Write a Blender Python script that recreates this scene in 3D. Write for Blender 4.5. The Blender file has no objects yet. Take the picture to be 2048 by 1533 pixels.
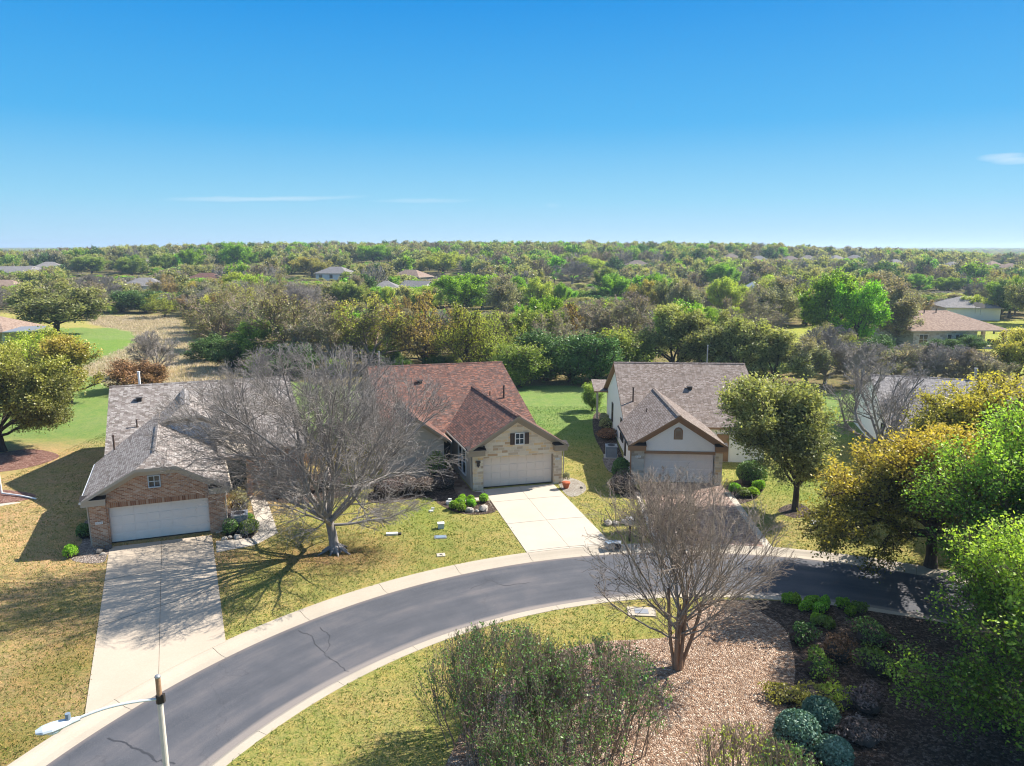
import bpy, math, random
import numpy as np
from mathutils import Vector
R = math.radians
SC = bpy.context.scene
COL = SC.collection

# ------------------------------------------------------------------ camera geometry
F = 1472.0; HC = 16.0; PITCH = math.atan(269.5 / F)
def RAY(px, py):
    u = (px - 1024) / F; v = (py - 766.5) / F
    return (u, math.cos(PITCH) - v * math.sin(PITCH), -math.sin(PITCH) - v * math.cos(PITCH))
def G(px, py, z=0.0):
    """ground (or height z) point seen at a photo pixel"""
    d = RAY(px, py); t = (z - HC) / d[2]
    return (d[0] * t, d[1] * t)
def PX(x, y, z):
    yy = y * math.cos(PITCH) - (z - HC) * math.sin(PITCH); zz = y * math.sin(PITCH) + (z - HC) * math.cos(PITCH)
    return (1024 + F * x / yy, 766.5 - F * zz / yy)
def th(x, y):
    """terrain height: flat suburb, a low wooded rise far behind"""
    s = min(1.0, max(0.0, (y - 190) / 330.0)); s = s * s * (3 - 2 * s)
    g = math.exp(-((x + 20) / 310.0) ** 4)
    far = min(1.0, max(0.0, (y - 900) / 2500.0))
    fall = 1 - 0.55 * min(1.0, max(0.0, (y - 620) / 500.0))
    return 11.0 * s * g * fall + 9.0 * far
def THIT(px, py, h):
    d = RAY(px, py); t = 20.0
    while t < 6000:
        x, y, z = d[0] * t, d[1] * t, HC + d[2] * t
        if z <= th(x, y) + h: return (x, y)
        t *= 1.004
    return (d[0] * 900, d[1] * 900)

# ------------------------------------------------------------------ object helpers
def tag(o, label=None, cat=None, group=None, kind=None):
    if label: o['label'] = label
    if cat: o['category'] = cat
    if group: o['group'] = group
    if kind: o['kind'] = kind
    return o
def empty(name, loc, label=None, cat=None, group=None):
    o = bpy.data.objects.new(name, None); COL.objects.link(o); o.location = loc
    o.empty_display_size = 0.3
    return tag(o, label, cat, group)
def link(name, me, parent=None, loc=(0, 0, 0)):
    o = bpy.data.objects.new(name, me); COL.objects.link(o); o.location = loc
    if parent is not None: o.parent = parent
    return o
def npmesh(name, verts, quads, mats=(), attrs=None, smooth=False, k=4):
    me = bpy.data.meshes.new(name)
    verts = np.asarray(verts, dtype=np.float32).reshape(-1, 3); quads = np.asarray(quads, dtype=np.int32).reshape(-1, k)
    me.vertices.add(len(verts)); me.vertices.foreach_set('co', verts.ravel())
    me.loops.add(quads.size); me.loops.foreach_set('vertex_index', quads.ravel())
    me.polygons.add(len(quads)); me.polygons.foreach_set('loop_start', np.arange(0, quads.size, k, dtype=np.int32))
    if smooth: me.polygons.foreach_set('use_smooth', np.ones(len(quads), dtype=bool))
    for m in mats: me.materials.append(m)
    for n, a in (attrs or {}).items():
        a = np.asarray(a, dtype=np.float32)
        if a.ndim == 1:
            at = me.attributes.new(n, 'FLOAT', 'POINT'); at.data.foreach_set('value', a)
        else:
            at = me.attributes.new(n, 'FLOAT_COLOR', 'POINT'); at.data.foreach_set('color', np.c_[a, np.ones(len(a))].astype(np.float32).ravel())
    me.update(calc_edges=True)
    return me
class MB:
    """collects polygons; UVs are metres measured in each face's own plane"""
    def __init__(s): s.v = []; s.f = []; s.mi = []
    def poly(s, pts, mi=0):
        n = len(s.v); s.v += [tuple(p) for p in pts]; s.f.append(tuple(range(n, n + len(pts)))); s.mi.append(mi); return s
    def hexa(s, p, mi=0):     # p: 4 bottom then 4 top
        for q in ((0, 3, 2, 1), (4, 5, 6, 7), (0, 1, 5, 4), (1, 2, 6, 5), (2, 3, 7, 6), (3, 0, 4, 7)):
            s.poly([p[i] for i in q], mi)
        return s
    def box(s, x0, x1, y0, y1, z0, z1, fr=None, mi=0):
        t = fr or (lambda a, b, c: (a, b, c))
        return s.hexa([t(x0, y0, z0), t(x1, y0, z0), t(x1, y1, z0), t(x0, y1, z0), t(x0, y0, z1), t(x1, y0, z1), t(x1, y1, z1), t(x0, y1, z1)], mi)
    def slab(s, top, th_, mi=0, msides=None):   # polygon with vertical thickness below
        ms = mi if msides is None else msides
        bot = [(p[0], p[1], p[2] - th_) for p in top]
        s.poly(top, mi); s.poly(bot[::-1], ms)
        for i in range(len(top)):
            j = (i + 1) % len(top); s.poly([top[i], bot[i], bot[j], top[j]], ms)
        return s
    def tube(s, a, b, r0, r1=None, k=8, mi=0, cap=True):
        r1 = r0 if r1 is None else r1
        a = Vector(a); b = Vector(b); t = (b - a).normalized()
        q = t.cross(Vector((0, 0, 1)) if abs(t.z) < .9 else Vector((1, 0, 0))).normalized(); w = t.cross(q)
        A = [a + (q * math.cos(6.2832 * i / k) + w * math.sin(6.2832 * i / k)) * r0 for i in range(k)]
        B = [b + (q * math.cos(6.2832 * i / k) + w * math.sin(6.2832 * i / k)) * r1 for i in range(k)]
        for i in range(k):
            j = (i + 1) % k; s.poly([A[i], A[j], B[j], B[i]], mi)
        if cap: s.poly(A[::-1], mi); s.poly(B, mi)
        return s
    def path(s, pts, r, k=8, mi=0):
        for i in range(len(pts) - 1): s.tube(pts[i], pts[i + 1], r, k=k, mi=mi)
        return s
    def ell(s, c, rx, ry, rz, nu=10, nv=7, mi=0, jit=0, rng=None, zmin=-1):
        V = []
        for j in range(nv + 1):
            ph = -math.pi / 2 + math.pi * j / nv; row = []
            for i in range(nu):
                a = 6.2832 * i / nu; q = 1 + (rng.uniform(-jit, jit) if rng else 0)
                row.append((c[0] + rx * q * math.cos(ph) * math.cos(a), c[1] + ry * q * math.cos(ph) * math.sin(a), c[2] + rz * q * max(zmin, math.sin(ph))))
            if j in (0, nv): row = [row[0]] * nu
            V.append(row)
        for j in range(nv):
            for i in range(nu):
                k = (i + 1) % nu
                if j == 0: s.poly([V[0][i], V[1][k], V[1][i]], mi)
                elif j == nv - 1: s.poly([V[j][i], V[j][k], V[j + 1][i]], mi)
                else: s.poly([V[j][i], V[j][k], V[j + 1][k], V[j + 1][i]], mi)
        return s
    def mesh(s, name, mats, loc=(0, 0, 0), smooth=False):
        me = bpy.data.meshes.new(name)
        v = [(p[0] - loc[0], p[1] - loc[1], p[2] - loc[2]) for p in s.v]
        me.from_pydata(v, [], s.f); 
        for m in mats: me.materials.append(m)
        me.polygons.foreach_set('material_index', s.mi)
        uv = me.uv_layers.new(name='UVMap'); data = np.zeros((len(me.loops), 2), dtype=np.float32); li = 0
        for f in s.f:
            P = [Vector(s.v[i]) for i in f]; n = Vector((0, 0, 0))
            for i in range(len(P)):
                a = P[i]; b = P[(i + 1) % len(P)]
                n += Vector(((a.y - b.y) * (a.z + b.z), (a.z - b.z) * (a.x + b.x), (a.x - b.x) * (a.y + b.y)))
            if n.length < 1e-9: n = Vector((0, 0, 1))
            n.normalize()
            if n.z < 0: n = -n
            h = Vector((0, 0, 1)).cross(n)
            if h.length < 0.05: h = Vector((1, 0, 0))
            h.normalize(); w = n.cross(h)
            for p in P: data[li] = (p.dot(h), p.dot(w)); li += 1
        uv.data.foreach_set('uv', data.ravel())
        if smooth: me.polygons.foreach_set('use_smooth', [True] * len(s.f))
        me.update(); return me
    def build(s, name, mats, parent=None, loc=(0, 0, 0), smooth=False):
        if not isinstance(mats, (list, tuple)): mats = [mats]
        me = s.mesh(name, mats, loc, smooth)
        return link(name, me, parent, (0, 0, 0) if parent is not None else loc)
def inpoly(x, y, P):
    c = False; j = len(P) - 1
    for i in range(len(P)):
        if ((P[i][1] > y) != (P[j][1] > y)) and (x < (P[j][0] - P[i][0]) * (y - P[i][1]) / (P[j][1] - P[i][1]) + P[i][0]): c = not c
        j = i
    return c

# ------------------------------------------------------------------ materials
class NT:
    def __init__(s, name):
        s.m = bpy.data.materials.new(name); s.m.use_nodes = True; s.t = s.m.node_tree; s.n = s.t.nodes; s.n.clear()
        s.out = s.n.new('ShaderNodeOutputMaterial')
    def a(s, ty, **k):
        n = s.n.new(ty)
        for q, v in k.items():
            if hasattr(n, q) and q not in n.inputs: setattr(n, q, v)
            else: n.inputs[q].default_value = v
        return n
    def l(s, a, b): s.t.links.new(a, b)
    def ramp(s, fac, stops, interp='LINEAR'):
        r = s.n.new('ShaderNodeValToRGB'); r.color_ramp.interpolation = interp; e = r.color_ramp.elements
        while len(e) < len(stops): e.new(0.5)
        for q, (p, c) in zip(e, stops): q.position = p; q.color = (c[0], c[1], c[2], 1) if len(c) == 3 else c
        s.l(fac, r.inputs[0]); return r.outputs[0]
    def coord(s, kind='Object', scale=None):
        c = s.n.new('ShaderNodeTexCoord').outputs[kind]
        if scale is not None:
            m = s.n.new('ShaderNodeMapping'); m.inputs['Scale'].default_value = scale if hasattr(scale, '__len__') else (scale,) * 3
            s.l(c, m.inputs[0]); c = m.outputs[0]
        return c
    def geo(s): return s.n.new('ShaderNodeNewGeometry').outputs['Position']
    def noise(s, vec, scale, detail=4, rough=0.55, dist=0):
        n = s.n.new('ShaderNodeTexNoise'); n.inputs['Scale'].default_value = scale; n.inputs['Detail'].default_value = detail
        n.inputs['Roughness'].default_value = rough; n.inputs['Distortion'].default_value = dist; s.l(vec, n.inputs['Vector']); return n.outputs['Fac']
    def mix(s, fac, a, b, mode='MIX'):
        m = s.n.new('ShaderNodeMix'); m.data_type = 'RGBA'; m.blend_type = mode
        for x, i in ((fac, 0), (a, 6), (b, 7)):
            if isinstance(x, (int, float)): m.inputs[i].default_value = x
            elif isinstance(x, tuple): m.inputs[i].default_value = (*x, 1)
            else: s.l(x, m.inputs[i])
        return m.outputs[2]
    def math(s, op, a, b=0.5):
        m = s.n.new('ShaderNodeMath'); m.operation = op
        for x, i in ((a, 0), (b, 1)):
            if isinstance(x, (int, float)): m.inputs[i].default_value = x
            else: s.l(x, m.inputs[i])
        return m.outputs[0]
    def bump(s, h, strength=0.4, dist=0.03):
        b = s.n.new('ShaderNodeBump'); b.inputs['Strength'].default_value = strength; b.inputs['Distance'].default_value = dist; s.l(h, b.inputs['Height']); return b.outputs[0]
    def pr(s, col, rough=0.85, nor=None, metal=0, spec=0.3):
        p = s.n.new('ShaderNodeBsdfPrincipled')
        if isinstance(col, tuple): p.inputs['Base Color'].default_value = (*col, 1)
        else: s.l(col, p.inputs['Base Color'])
        if isinstance(rough, (int, float)): p.inputs['Roughness'].default_value = rough
        else: s.l(rough, p.inputs['Roughness'])
        p.inputs['Metallic'].default_value = metal; p.inputs['Specular IOR Level'].default_value = spec
        if nor is not None: s.l(nor, p.inputs['Normal'])
        s.l(p.outputs[0], s.out.inputs[0]); return s.m
def m_plain(name, col, rough=0.7, var=0.12, scale=6, metal=0, spec=0.3, bump=0.15):
    t = NT(name); v = t.geo(); n = t.noise(v, scale, 5); n2 = t.noise(v, scale * 9, 3)
    c = t.mix(t.math('MULTIPLY', n, 1.0), tuple(x * (1 - var * 1.6) for x in col), tuple(min(1, x * (1 + var)) for x in col))
    c = t.mix(t.math('MULTIPLY', n2, 0.25), c, tuple(x * 0.7 for x in col))
    return t.pr(c, rough, t.bump(n2, bump, 0.01), metal, spec)
def m_brick(name, stops, mortar, bw, bh, ms=0.012, bump=0.5, noise_amt=0.35, rough=0.9, off=0.5, squash=1.0, warp=0.0, patch=None):
    t = NT(name); uv = t.coord('UV')
    vec = uv
    if warp:
        wn = t.n.new('ShaderNodeTexNoise'); wn.inputs['Scale'].default_value = 1.3; t.l(uv, wn.inputs['Vector'])
        s_ = t.n.new('ShaderNodeVectorMath'); s_.operation = 'SCALE'; s_.inputs[3].default_value = warp; t.l(wn.outputs['Color'], s_.inputs[0])
        a_ = t.n.new('ShaderNodeVectorMath'); a_.operation = 'ADD'; t.l(uv, a_.inputs[0]); t.l(s_.outputs[0], a_.inputs[1]); vec = a_.outputs[0]
    b = t.a('ShaderNodeTexBrick'); b.offset = off; b.squash = squash; b.squash_frequency = 3
    b.inputs['Color1'].default_value = (0, 0, 0, 1); b.inputs['Color2'].default_value = (1, 1, 1, 1); b.inputs['Mortar'].default_value = (0.5, 0.5, 0.5, 1)
    b.inputs['Scale'].default_value = 1; b.inputs['Brick Width'].default_value = bw; b.inputs['Row Height'].default_value = bh
    b.inputs['Mortar Size'].default_value = ms; b.inputs['Mortar Smooth'].default_value = 0.3
    t.l(vec, b.inputs['Vector'])
    n = t.noise(uv, 1.1, 5, 0.65); nf = t.noise(uv, 22, 3)
    f = t.math('ADD', t.math('MULTIPLY', b.outputs['Color'], 1 - noise_amt), t.math('MULTIPLY', n, noise_amt))
    c = t.ramp(f, stops)
    c = t.mix(t.math('MULTIPLY', nf, 0.35), c, t.mix(1.0, c, (0.55, 0.55, 0.55), 'MULTIPLY'))
    if patch: c = t.mix(t.ramp(t.noise(t.geo(), 0.35, 3), ((0.45, (0, 0, 0)), (0.62, (1, 1, 1)))), c, t.mix(1.0, c, patch, 'MULTIPLY'))
    c = t.mix(b.outputs['Fac'], c, mortar)
    h = t.math('ADD', t.math('SUBTRACT', 1.0, b.outputs['Fac']), t.math('MULTIPLY', nf, 0.3))
    return t.pr(c, rough, t.bump(h, bump, 0.02))
def m_shingle(name, stops, row=0.145, bw=0.2, dark=(0.02, 0.018, 0.016), blend=0.45):
    t = NT(name); uv = t.coord('UV'); b = t.a('ShaderNodeTexBrick'); b.offset = 0.37; b.squash = 1.3; b.squash_frequency = 2
    b.inputs['Color1'].default_value = (0, 0, 0, 1); b.inputs['Color2'].default_value = (1, 1, 1, 1); b.inputs['Mortar'].default_value = (0.5,) * 3 + (1,)
    b.inputs['Scale'].default_value = 1; b.inputs['Brick Width'].default_value = bw; b.inputs['Row Height'].default_value = row
    b.inputs['Mortar Size'].default_value = 0.011; b.inputs['Mortar Smooth'].default_value = 0.6; t.l(uv, b.inputs['Vector'])
    n = t.noise(uv, 2.2, 7, 0.8); n3 = t.noise(uv, 0.25, 2); nf = t.noise(uv, 45, 2)
    f = t.math('ADD', t.math('MULTIPLY', b.outputs['Color'], blend), t.math('MULTIPLY', n, 1 - blend))
    c = t.ramp(f, stops)
    c = t.mix(t.math('MULTIPLY', n3, 0.35), c, t.mix(1.0, c, (0.72, 0.7, 0.7), 'MULTIPLY'))
    c = t.mix(t.math('MULTIPLY', nf, 0.3), c, t.mix(1.0, c, (0.5, 0.5, 0.5), 'MULTIPLY'))
    c = t.mix(t.math('MULTIPLY', b.outputs['Fac'], 0.75), c, dark)
    # each course rises towards its lower (butt) edge
    sx = t.n.new('ShaderNodeSeparateXYZ'); t.l(uv, sx.inputs[0])
    saw = t.math('SUBTRACT', 1.0, t.math('FRACT', t.math('DIVIDE', sx.outputs[1], row)))
    h = t.math('ADD', t.math('MULTIPLY', saw, 1.0), t.math('ADD', t.math('MULTIPLY', b.outputs['Color'], 0.3), t.math('MULTIPLY', nf, 0.4)))
    return t.pr(c, 0.95, t.bump(h, 0.5, 0.04), 0, 0.15)
def m_leaf(name, dark, mid, light, tip=None, tip_w=0.0, trans=0.45, nscale=0.55, val=(1.3, .5)):
    t = NT(name); at = t.n.new('ShaderNodeAttribute'); at.attribute_name = 'v'
    ob = t.n.new('ShaderNodeObjectInfo')
    n = t.noise(t.geo(), nscale, 3)
    f = t.math('ADD', t.math('MULTIPLY', at.outputs['Fac'], 0.55), t.math('MULTIPLY', n, 0.45))
    c = t.ramp(f, ((0.2, dark), (0.46, mid), (0.7, light)))
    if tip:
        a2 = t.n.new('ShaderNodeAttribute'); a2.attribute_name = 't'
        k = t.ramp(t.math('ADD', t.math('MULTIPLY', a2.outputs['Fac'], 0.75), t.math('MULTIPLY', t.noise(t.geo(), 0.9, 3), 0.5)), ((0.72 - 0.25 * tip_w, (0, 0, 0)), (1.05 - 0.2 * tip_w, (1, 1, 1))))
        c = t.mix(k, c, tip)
    hs = t.n.new('ShaderNodeHueSaturation'); t.l(c, hs.inputs['Color'])
    t.l(t.math('ADD', 0.485, t.math('MULTIPLY', ob.outputs['Random'], 0.035)), hs.inputs['Hue'])
    t.l(t.math('ADD', val[0], t.math('MULTIPLY', ob.outputs['Random'], val[1])), hs.inputs['Value'])
    c = hs.outputs[0]
    d = t.a('ShaderNodeBsdfDiffuse'); t.l(c, d.inputs[0])
    tr = t.a('ShaderNodeBsdfTranslucent'); t.l(t.mix(1.0, c, (1.15, 1.2, 0.6), 'MULTIPLY'), tr.inputs[0])
    gl = t.a('ShaderNodeBsdfGlossy'); gl.inputs['Roughness'].default_value = 0.45; gl.inputs['Color'].default_value = (0.6, 0.6, 0.6, 1)
    m1 = t.a('ShaderNodeMixShader'); m1.inputs[0].default_value = trans; t.l(d.outputs[0], m1.inputs[1]); t.l(tr.outputs[0], m1.inputs[2])
    m2 = t.a('ShaderNodeMixShader'); m2.inputs[0].default_value = 0.04; t.l(m1.outputs[0], m2.inputs[1]); t.l(gl.outputs[0], m2.inputs[2])
    t.l(m2.outputs[0], t.out.inputs[0]); return t.m
def m_bark(name, a, b, scale=5):
    t = NT(name); g = t.coord('Object', (1, 1, 0.25)); n = t.noise(g, scale, 5, 0.7); n2 = t.noise(t.geo(), 1.2, 2)
    c = t.ramp(t.math('ADD', t.math('MULTIPLY', n, 0.7), t.math('MULTIPLY', n2, 0.3)), ((0.35, a), (0.65, b)))
    return t.pr(c, 0.95, t.bump(n, 0.6, 0.03), 0, 0.1)

M = {}
M['roof_grey'] = m_shingle('shingle_taupe', ((0.25, (0.15, 0.125, 0.11)), (0.42, (0.245, 0.21, 0.19)), (0.55, (0.31, 0.28, 0.26)), (0.75, (0.4, 0.37, 0.345))))
M['roof_red'] = m_shingle('shingle_redbrown', ((0.25, (0.075, 0.055, 0.05)), (0.42, (0.17, 0.085, 0.065)), (0.53, (0.135, 0.1, 0.09)), (0.62, (0.27, 0.115, 0.075)), (0.8, (0.22, 0.16, 0.145))))
M['roof_brown'] = m_shingle('shingle_brown', ((0.25, (0.15, 0.12, 0.1)), (0.42, (0.215, 0.17, 0.145)), (0.55, (0.255, 0.21, 0.185)), (0.75, (0.32, 0.275, 0.25))))
M['roof_tan'] = m_shingle('shingle_tan', ((0.3, (0.26, 0.18, 0.14)), (0.5, (0.34, 0.245, 0.19)), (0.7, (0.4, 0.3, 0.24))))
M['roof_far'] = m_shingle('shingle_pale', ((0.3, (0.2, 0.19, 0.19)), (0.7, (0.34, 0.32, 0.31))))
M['brick'] = m_brick('red_brick', ((0.1, (0.24, 0.11, 0.06)), (0.35, (0.4, 0.18, 0.09)), (0.58, (0.47, 0.23, 0.12)), (0.8, (0.56, 0.34, 0.22)), (0.92, (0.64, 0.5, 0.38))), (0.55, 0.44, 0.34), 0.22, 0.075, 0.012, noise_amt=0.25, bump=0.25)
M['soldier'] = m_brick('soldier_brick', ((0.15, (0.2, 0.08, 0.04)), (0.5, (0.36, 0.17, 0.09)), (0.85, (0.52, 0.36, 0.25))), (0.42, 0.33, 0.25), 0.1, 0.3, 0.009, off=0.0)
M['stone'] = m_brick('limestone', ((0.08, (0.5, 0.3, 0.15)), (0.2, (0.5, 0.38, 0.26)), (0.34, (0.68, 0.57, 0.42)), (0.55, (0.76, 0.66, 0.51)), (0.66, (0.72, 0.5, 0.26)), (0.74, (0.74, 0.64, 0.49)), (0.88, (0.56, 0.46, 0.34))), (0.68, 0.6, 0.48), 0.42, 0.19, 0.014, noise_amt=0.25, bump=0.7, squash=1.7, warp=0.05)
M['stone_pale'] = m_brick('pale_stone', ((0.2, (0.38, 0.33, 0.26)), (0.5, (0.55, 0.51, 0.43)), (0.85, (0.62, 0.58, 0.5))), (0.5, 0.47, 0.4), 0.5, 0.2, 0.014, noise_amt=0.2, bump=0.7, squash=1.5, warp=0.04)
M['stucco'] = m_plain('white_stucco', (0.86, 0.815, 0.75), 0.9, 0.04, 2)
M['stucco_tan'] = m_plain('beige_stucco', (0.44, 0.38, 0.31), 0.9, 0.08, 2)
M['siding'] = m_brick('pale_siding', ((0.2, (0.6, 0.61, 0.64)), (0.8, (0.68, 0.69, 0.72))), (0.42, 0.43, 0.46), 0.6, 0.3, 0.01, bump=0.3)
M['trim_cream'] = m_plain('cream_trim', (0.5, 0.43, 0.34), 0.7, 0.06, 3)
M['trim_tan'] = m_plain('taupe_trim', (0.32, 0.265, 0.2), 0.7, 0.08, 3)
M['trim_brown'] = m_plain('brown_trim', (0.3, 0.175, 0.095), 0.7, 0.1, 3)
M['door_w'] = m_plain('garage_door_white', (0.85, 0.77, 0.69), 0.55, 0.04, 1.5)
M['door_b'] = m_plain('garage_door_beige', (0.78, 0.67, 0.56), 0.55, 0.04, 1.5)
M['white'] = m_plain('white_paint', (0.75, 0.74, 0.71), 0.5, 0.05, 3)
M['dark'] = m_plain('dark_paint', (0.035, 0.03, 0.028), 0.6, 0.2, 5)
M['shutter'] = m_plain('brown_shutter', (0.09, 0.06, 0.045), 0.7, 0.15, 5)
M['metal'] = m_plain('grey_metal', (0.42, 0.42, 0.42), 0.45, 0.1, 4, 0.6)
M['lamp'] = m_plain('pale_blue_grey_paint', (0.5, 0.56, 0.6), 0.45, 0.08, 4)
M['pole'] = m_plain('weathered_concrete_pole', (0.62, 0.57, 0.5), 0.75, 0.12, 9)
M['poletop'] = m_plain('rusty_pole_top', (0.36, 0.22, 0.13), 0.8, 0.35, 12)
M['ac'] = m_plain('bluegrey_metal', (0.2, 0.26, 0.33), 0.5, 0.1, 4)
M['terracotta'] = m_plain('terracotta', (0.5, 0.13, 0.05), 0.6, 0.15, 6)
M['rock'] = m_plain('pale_boulder', (0.42, 0.38, 0.33), 0.95, 0.4, 5, bump=0.8)
M['rock_d'] = m_plain('dark_boulder', (0.13, 0.12, 0.11), 0.95, 0.3, 5, bump=0.8)
t = NT('window_glass'); M['glass'] = t.pr((0.02, 0.035, 0.045), 0.08, None, 0, 0.8)
t = NT('lamp_lens'); M['lens'] = t.pr((0.55, 0.66, 0.7), 0.2, None, 0, 0.5)

# concrete
def m_conc(name, a, b, stain=0.25):
    t = NT(name); g = t.geo(); n = t.noise(g, 0.8, 6, 0.65); n2 = t.noise(g, 14, 4); n3 = t.noise(g, 60, 2); n4 = t.noise(g, 0.22, 3)
    c = t.mix(n, a, b); c = t.mix(t.math('MULTIPLY', n2, stain), c, tuple(x * 0.62 for x in a)); c = t.mix(t.math('MULTIPLY', n3, 0.25), c, tuple(x * 0.75 for x in a))
    c = t.mix(t.ramp(n4, ((0.5, (0, 0, 0)), (0.7, (0.35, 0.35, 0.35)))), c, tuple(x * 0.72 for x in a))
    return t.pr(c, 0.9, t.bump(n3, 0.25, 0.01), 0, 0.2)
M['conc1'] = m_conc('driveway_concrete_old', (0.46, 0.385, 0.3), (0.56, 0.48, 0.385), 0.4)
M['conc2'] = m_conc('driveway_concrete_new', (0.5, 0.44, 0.36), (0.57, 0.51, 0.43), 0.4)
M['kerb'] = m_conc('kerb_concrete', (0.42, 0.365, 0.29), (0.54, 0.475, 0.385), 0.5)
M['joint'] = m_plain('joint_dirt', (0.12, 0.095, 0.07), 1.0, 0.3, 8)
M['paver'] = m_brick('paver_brick', ((0.15, (0.17, 0.1, 0.075)), (0.5, (0.33, 0.22, 0.17)), (0.85, (0.45, 0.35, 0.3))), (0.2, 0.16, 0.13), 0.22, 0.11, 0.008, noise_amt=0.35)
M['tile'] = m_brick('path_tile', ((0.2, (0.13, 0.085, 0.06)), (0.8, (0.22, 0.16, 0.12))), (0.16, 0.12, 0.09), 0.4, 0.4, 0.01)
# asphalt: long worn streaks following the curve (polar coordinates about the road's centre)
RC = (8.9, 12.2)
t = NT('asphalt'); g = t.geo(); sp = t.n.new('ShaderNodeSeparateXYZ'); t.l(g, sp.inputs[0])
dx = t.math('SUBTRACT', sp.outputs[0], RC[0]); dy = t.math('SUBTRACT', sp.outputs[1], RC[1])
rr = t.math('SQRT', t.math('ADD', t.math('MULTIPLY', dx, dx), t.math('MULTIPLY', dy, dy))); an = t.math('ARCTAN2', dy, dx)
cb = t.n.new('ShaderNodeCombineXYZ'); t.l(rr, cb.inputs[0]); t.l(t.math('MULTIPLY', an, 2.2), cb.inputs[1])
ns = t.noise(cb.outputs[0], 1.1, 5, 0.6); n1 = t.noise(g, 0.5, 5, 0.6); nf = t.noise(g, 28, 4, 0.7); ng = t.noise(g, 90, 2)
c = t.ramp(t.math('ADD', t.math('MULTIPLY', ns, 0.6), t.math('MULTIPLY', n1, 0.4)), ((0.32, (0.05, 0.056, 0.068)), (0.5, (0.085, 0.089, 0.102)), (0.68, (0.16, 0.146, 0.148))))
c = t.mix(t.math('MULTIPLY', nf, 0.5), c, (0.05, 0.055, 0.07)); c = t.mix(t.ramp(ng, ((0.55, (0, 0, 0)), (0.75, (0.5, 0.5, 0.5)))), c, (0.3, 0.28, 0.27))
# worn, paler gutter strip along the inner kerb and dirt by the outer one
e1 = t.ramp(t.math('SUBTRACT', t.math('ADD', rr, t.math('MULTIPLY', ns, 0.5)), 20.5), ((0.0, (1, 1, 1)), (0.32, (1, 1, 1)), (0.5, (0, 0, 0))))
e2 = t.ramp(t.math('SUBTRACT', t.math('ADD', rr, t.math('MULTIPLY', ns, 0.5)), 24.7), ((0.45, (0, 0, 0)), (0.75, (1, 1, 1))))
c = t.mix(t.math('MULTIPLY', e1, 0.75), c, t.mix(nf, (0.2, 0.17, 0.15), (0.34, 0.3, 0.27)))
c = t.mix(t.math('MULTIPLY', e2, 0.55), c, (0.24, 0.19, 0.165))
# tar-sealed cracks
wv = t.n.new('ShaderNodeTexVoronoi'); wv.feature = 'DISTANCE_TO_EDGE'; wv.inputs['Scale'].default_value = 0.075
vm = t.n.new('ShaderNodeVectorMath'); vm.operation = 'ADD'; nz = t.n.new('ShaderNodeTexNoise'); nz.inputs['Scale'].default_value = 0.9; nz.inputs['Detail'].default_value = 6; t.l(g, nz.inputs['Vector'])
sc_ = t.n.new('ShaderNodeVectorMath'); sc_.operation = 'SCALE'; sc_.inputs[3].default_value = 3.0; t.l(nz.outputs['Color'], sc_.inputs[0]); t.l(g, vm.inputs[0]); t.l(sc_.outputs[0], vm.inputs[1]); t.l(vm.outputs[0], wv.inputs['Vector'])
c = t.mix(t.ramp(wv.outputs['Distance'], ((0.0, (0.25, 0.25, 0.25)), (0.0045, (0, 0, 0)))), c, (0.03, 0.03, 0.035))
M['asphalt'] = t.pr(c, 0.88, t.bump(t.math('ADD', nf, ng), 0.35, 0.01), 0, 0.25)
# pebble / mulch beds
def m_pebble(name, stops, scale, mort):
    t = NT(name); g = t.geo(); v = t.n.new('ShaderNodeTexVoronoi'); v.inputs['Scale'].default_value = scale; v.inputs['Randomness'].default_value = 1; t.l(g, v.inputs['Vector'])
    sx = t.n.new('ShaderNodeSeparateColor'); t.l(v.outputs['Color'], sx.inputs[0])
    c = t.ramp(sx.outputs[0], stops); n = t.noise(g, 1.0, 4)
    c = t.mix(t.ramp(n, ((0.42, (0, 0, 0)), (0.7, (0.5, 0.5, 0.5)))), c, mort)
    e = t.n.new('ShaderNodeTexVoronoi'); e.feature = 'DISTANCE_TO_EDGE'; e.inputs['Scale'].default_value = scale; t.l(g, e.inputs['Vector'])
    c = t.mix(t.ramp(e.outputs['Distance'], ((0.0, (1, 1, 1)), (0.12, (0, 0, 0)))), c, mort)
    return t.pr(c, 0.9, t.bump(e.outputs['Distance'], 1.0, 0.12), 0, 0.25)
M['pebble'] = m_pebble('brown_pebbles', ((0.05, (0.17, 0.095, 0.06)), (0.3, (0.33, 0.2, 0.125)), (0.6, (0.47, 0.325, 0.225)), (0.95, (0.62, 0.49, 0.385))), 12, (0.19, 0.125, 0.085))
M['pebble_g'] = m_pebble('grey_pebbles', ((0.05, (0.16, 0.12, 0.1)), (0.5, (0.33, 0.27, 0.22)), (0.95, (0.55, 0.48, 0.42))), 13, (0.17, 0.13, 0.11))
M['pebble_w'] = m_pebble('pale_gravel', ((0.05, (0.3, 0.26, 0.2)), (0.5, (0.48, 0.43, 0.36)), (0.95, (0.62, 0.58, 0.5))), 16, (0.24, 0.2, 0.16))
M['mulch'] = m_pebble('dark_mulch', ((0.05, (0.03, 0.02, 0.014)), (0.5, (0.085, 0.055, 0.04)), (0.9, (0.2, 0.15, 0.12))), 12, (0.045, 0.03, 0.022))
M['mulch_r'] = m_pebble('red_mulch', ((0.05, (0.14, 0.05, 0.035)), (0.5, (0.3, 0.14, 0.1)), (0.9, (0.45, 0.3, 0.24))), 12, (0.14, 0.07, 0.05))
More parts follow.
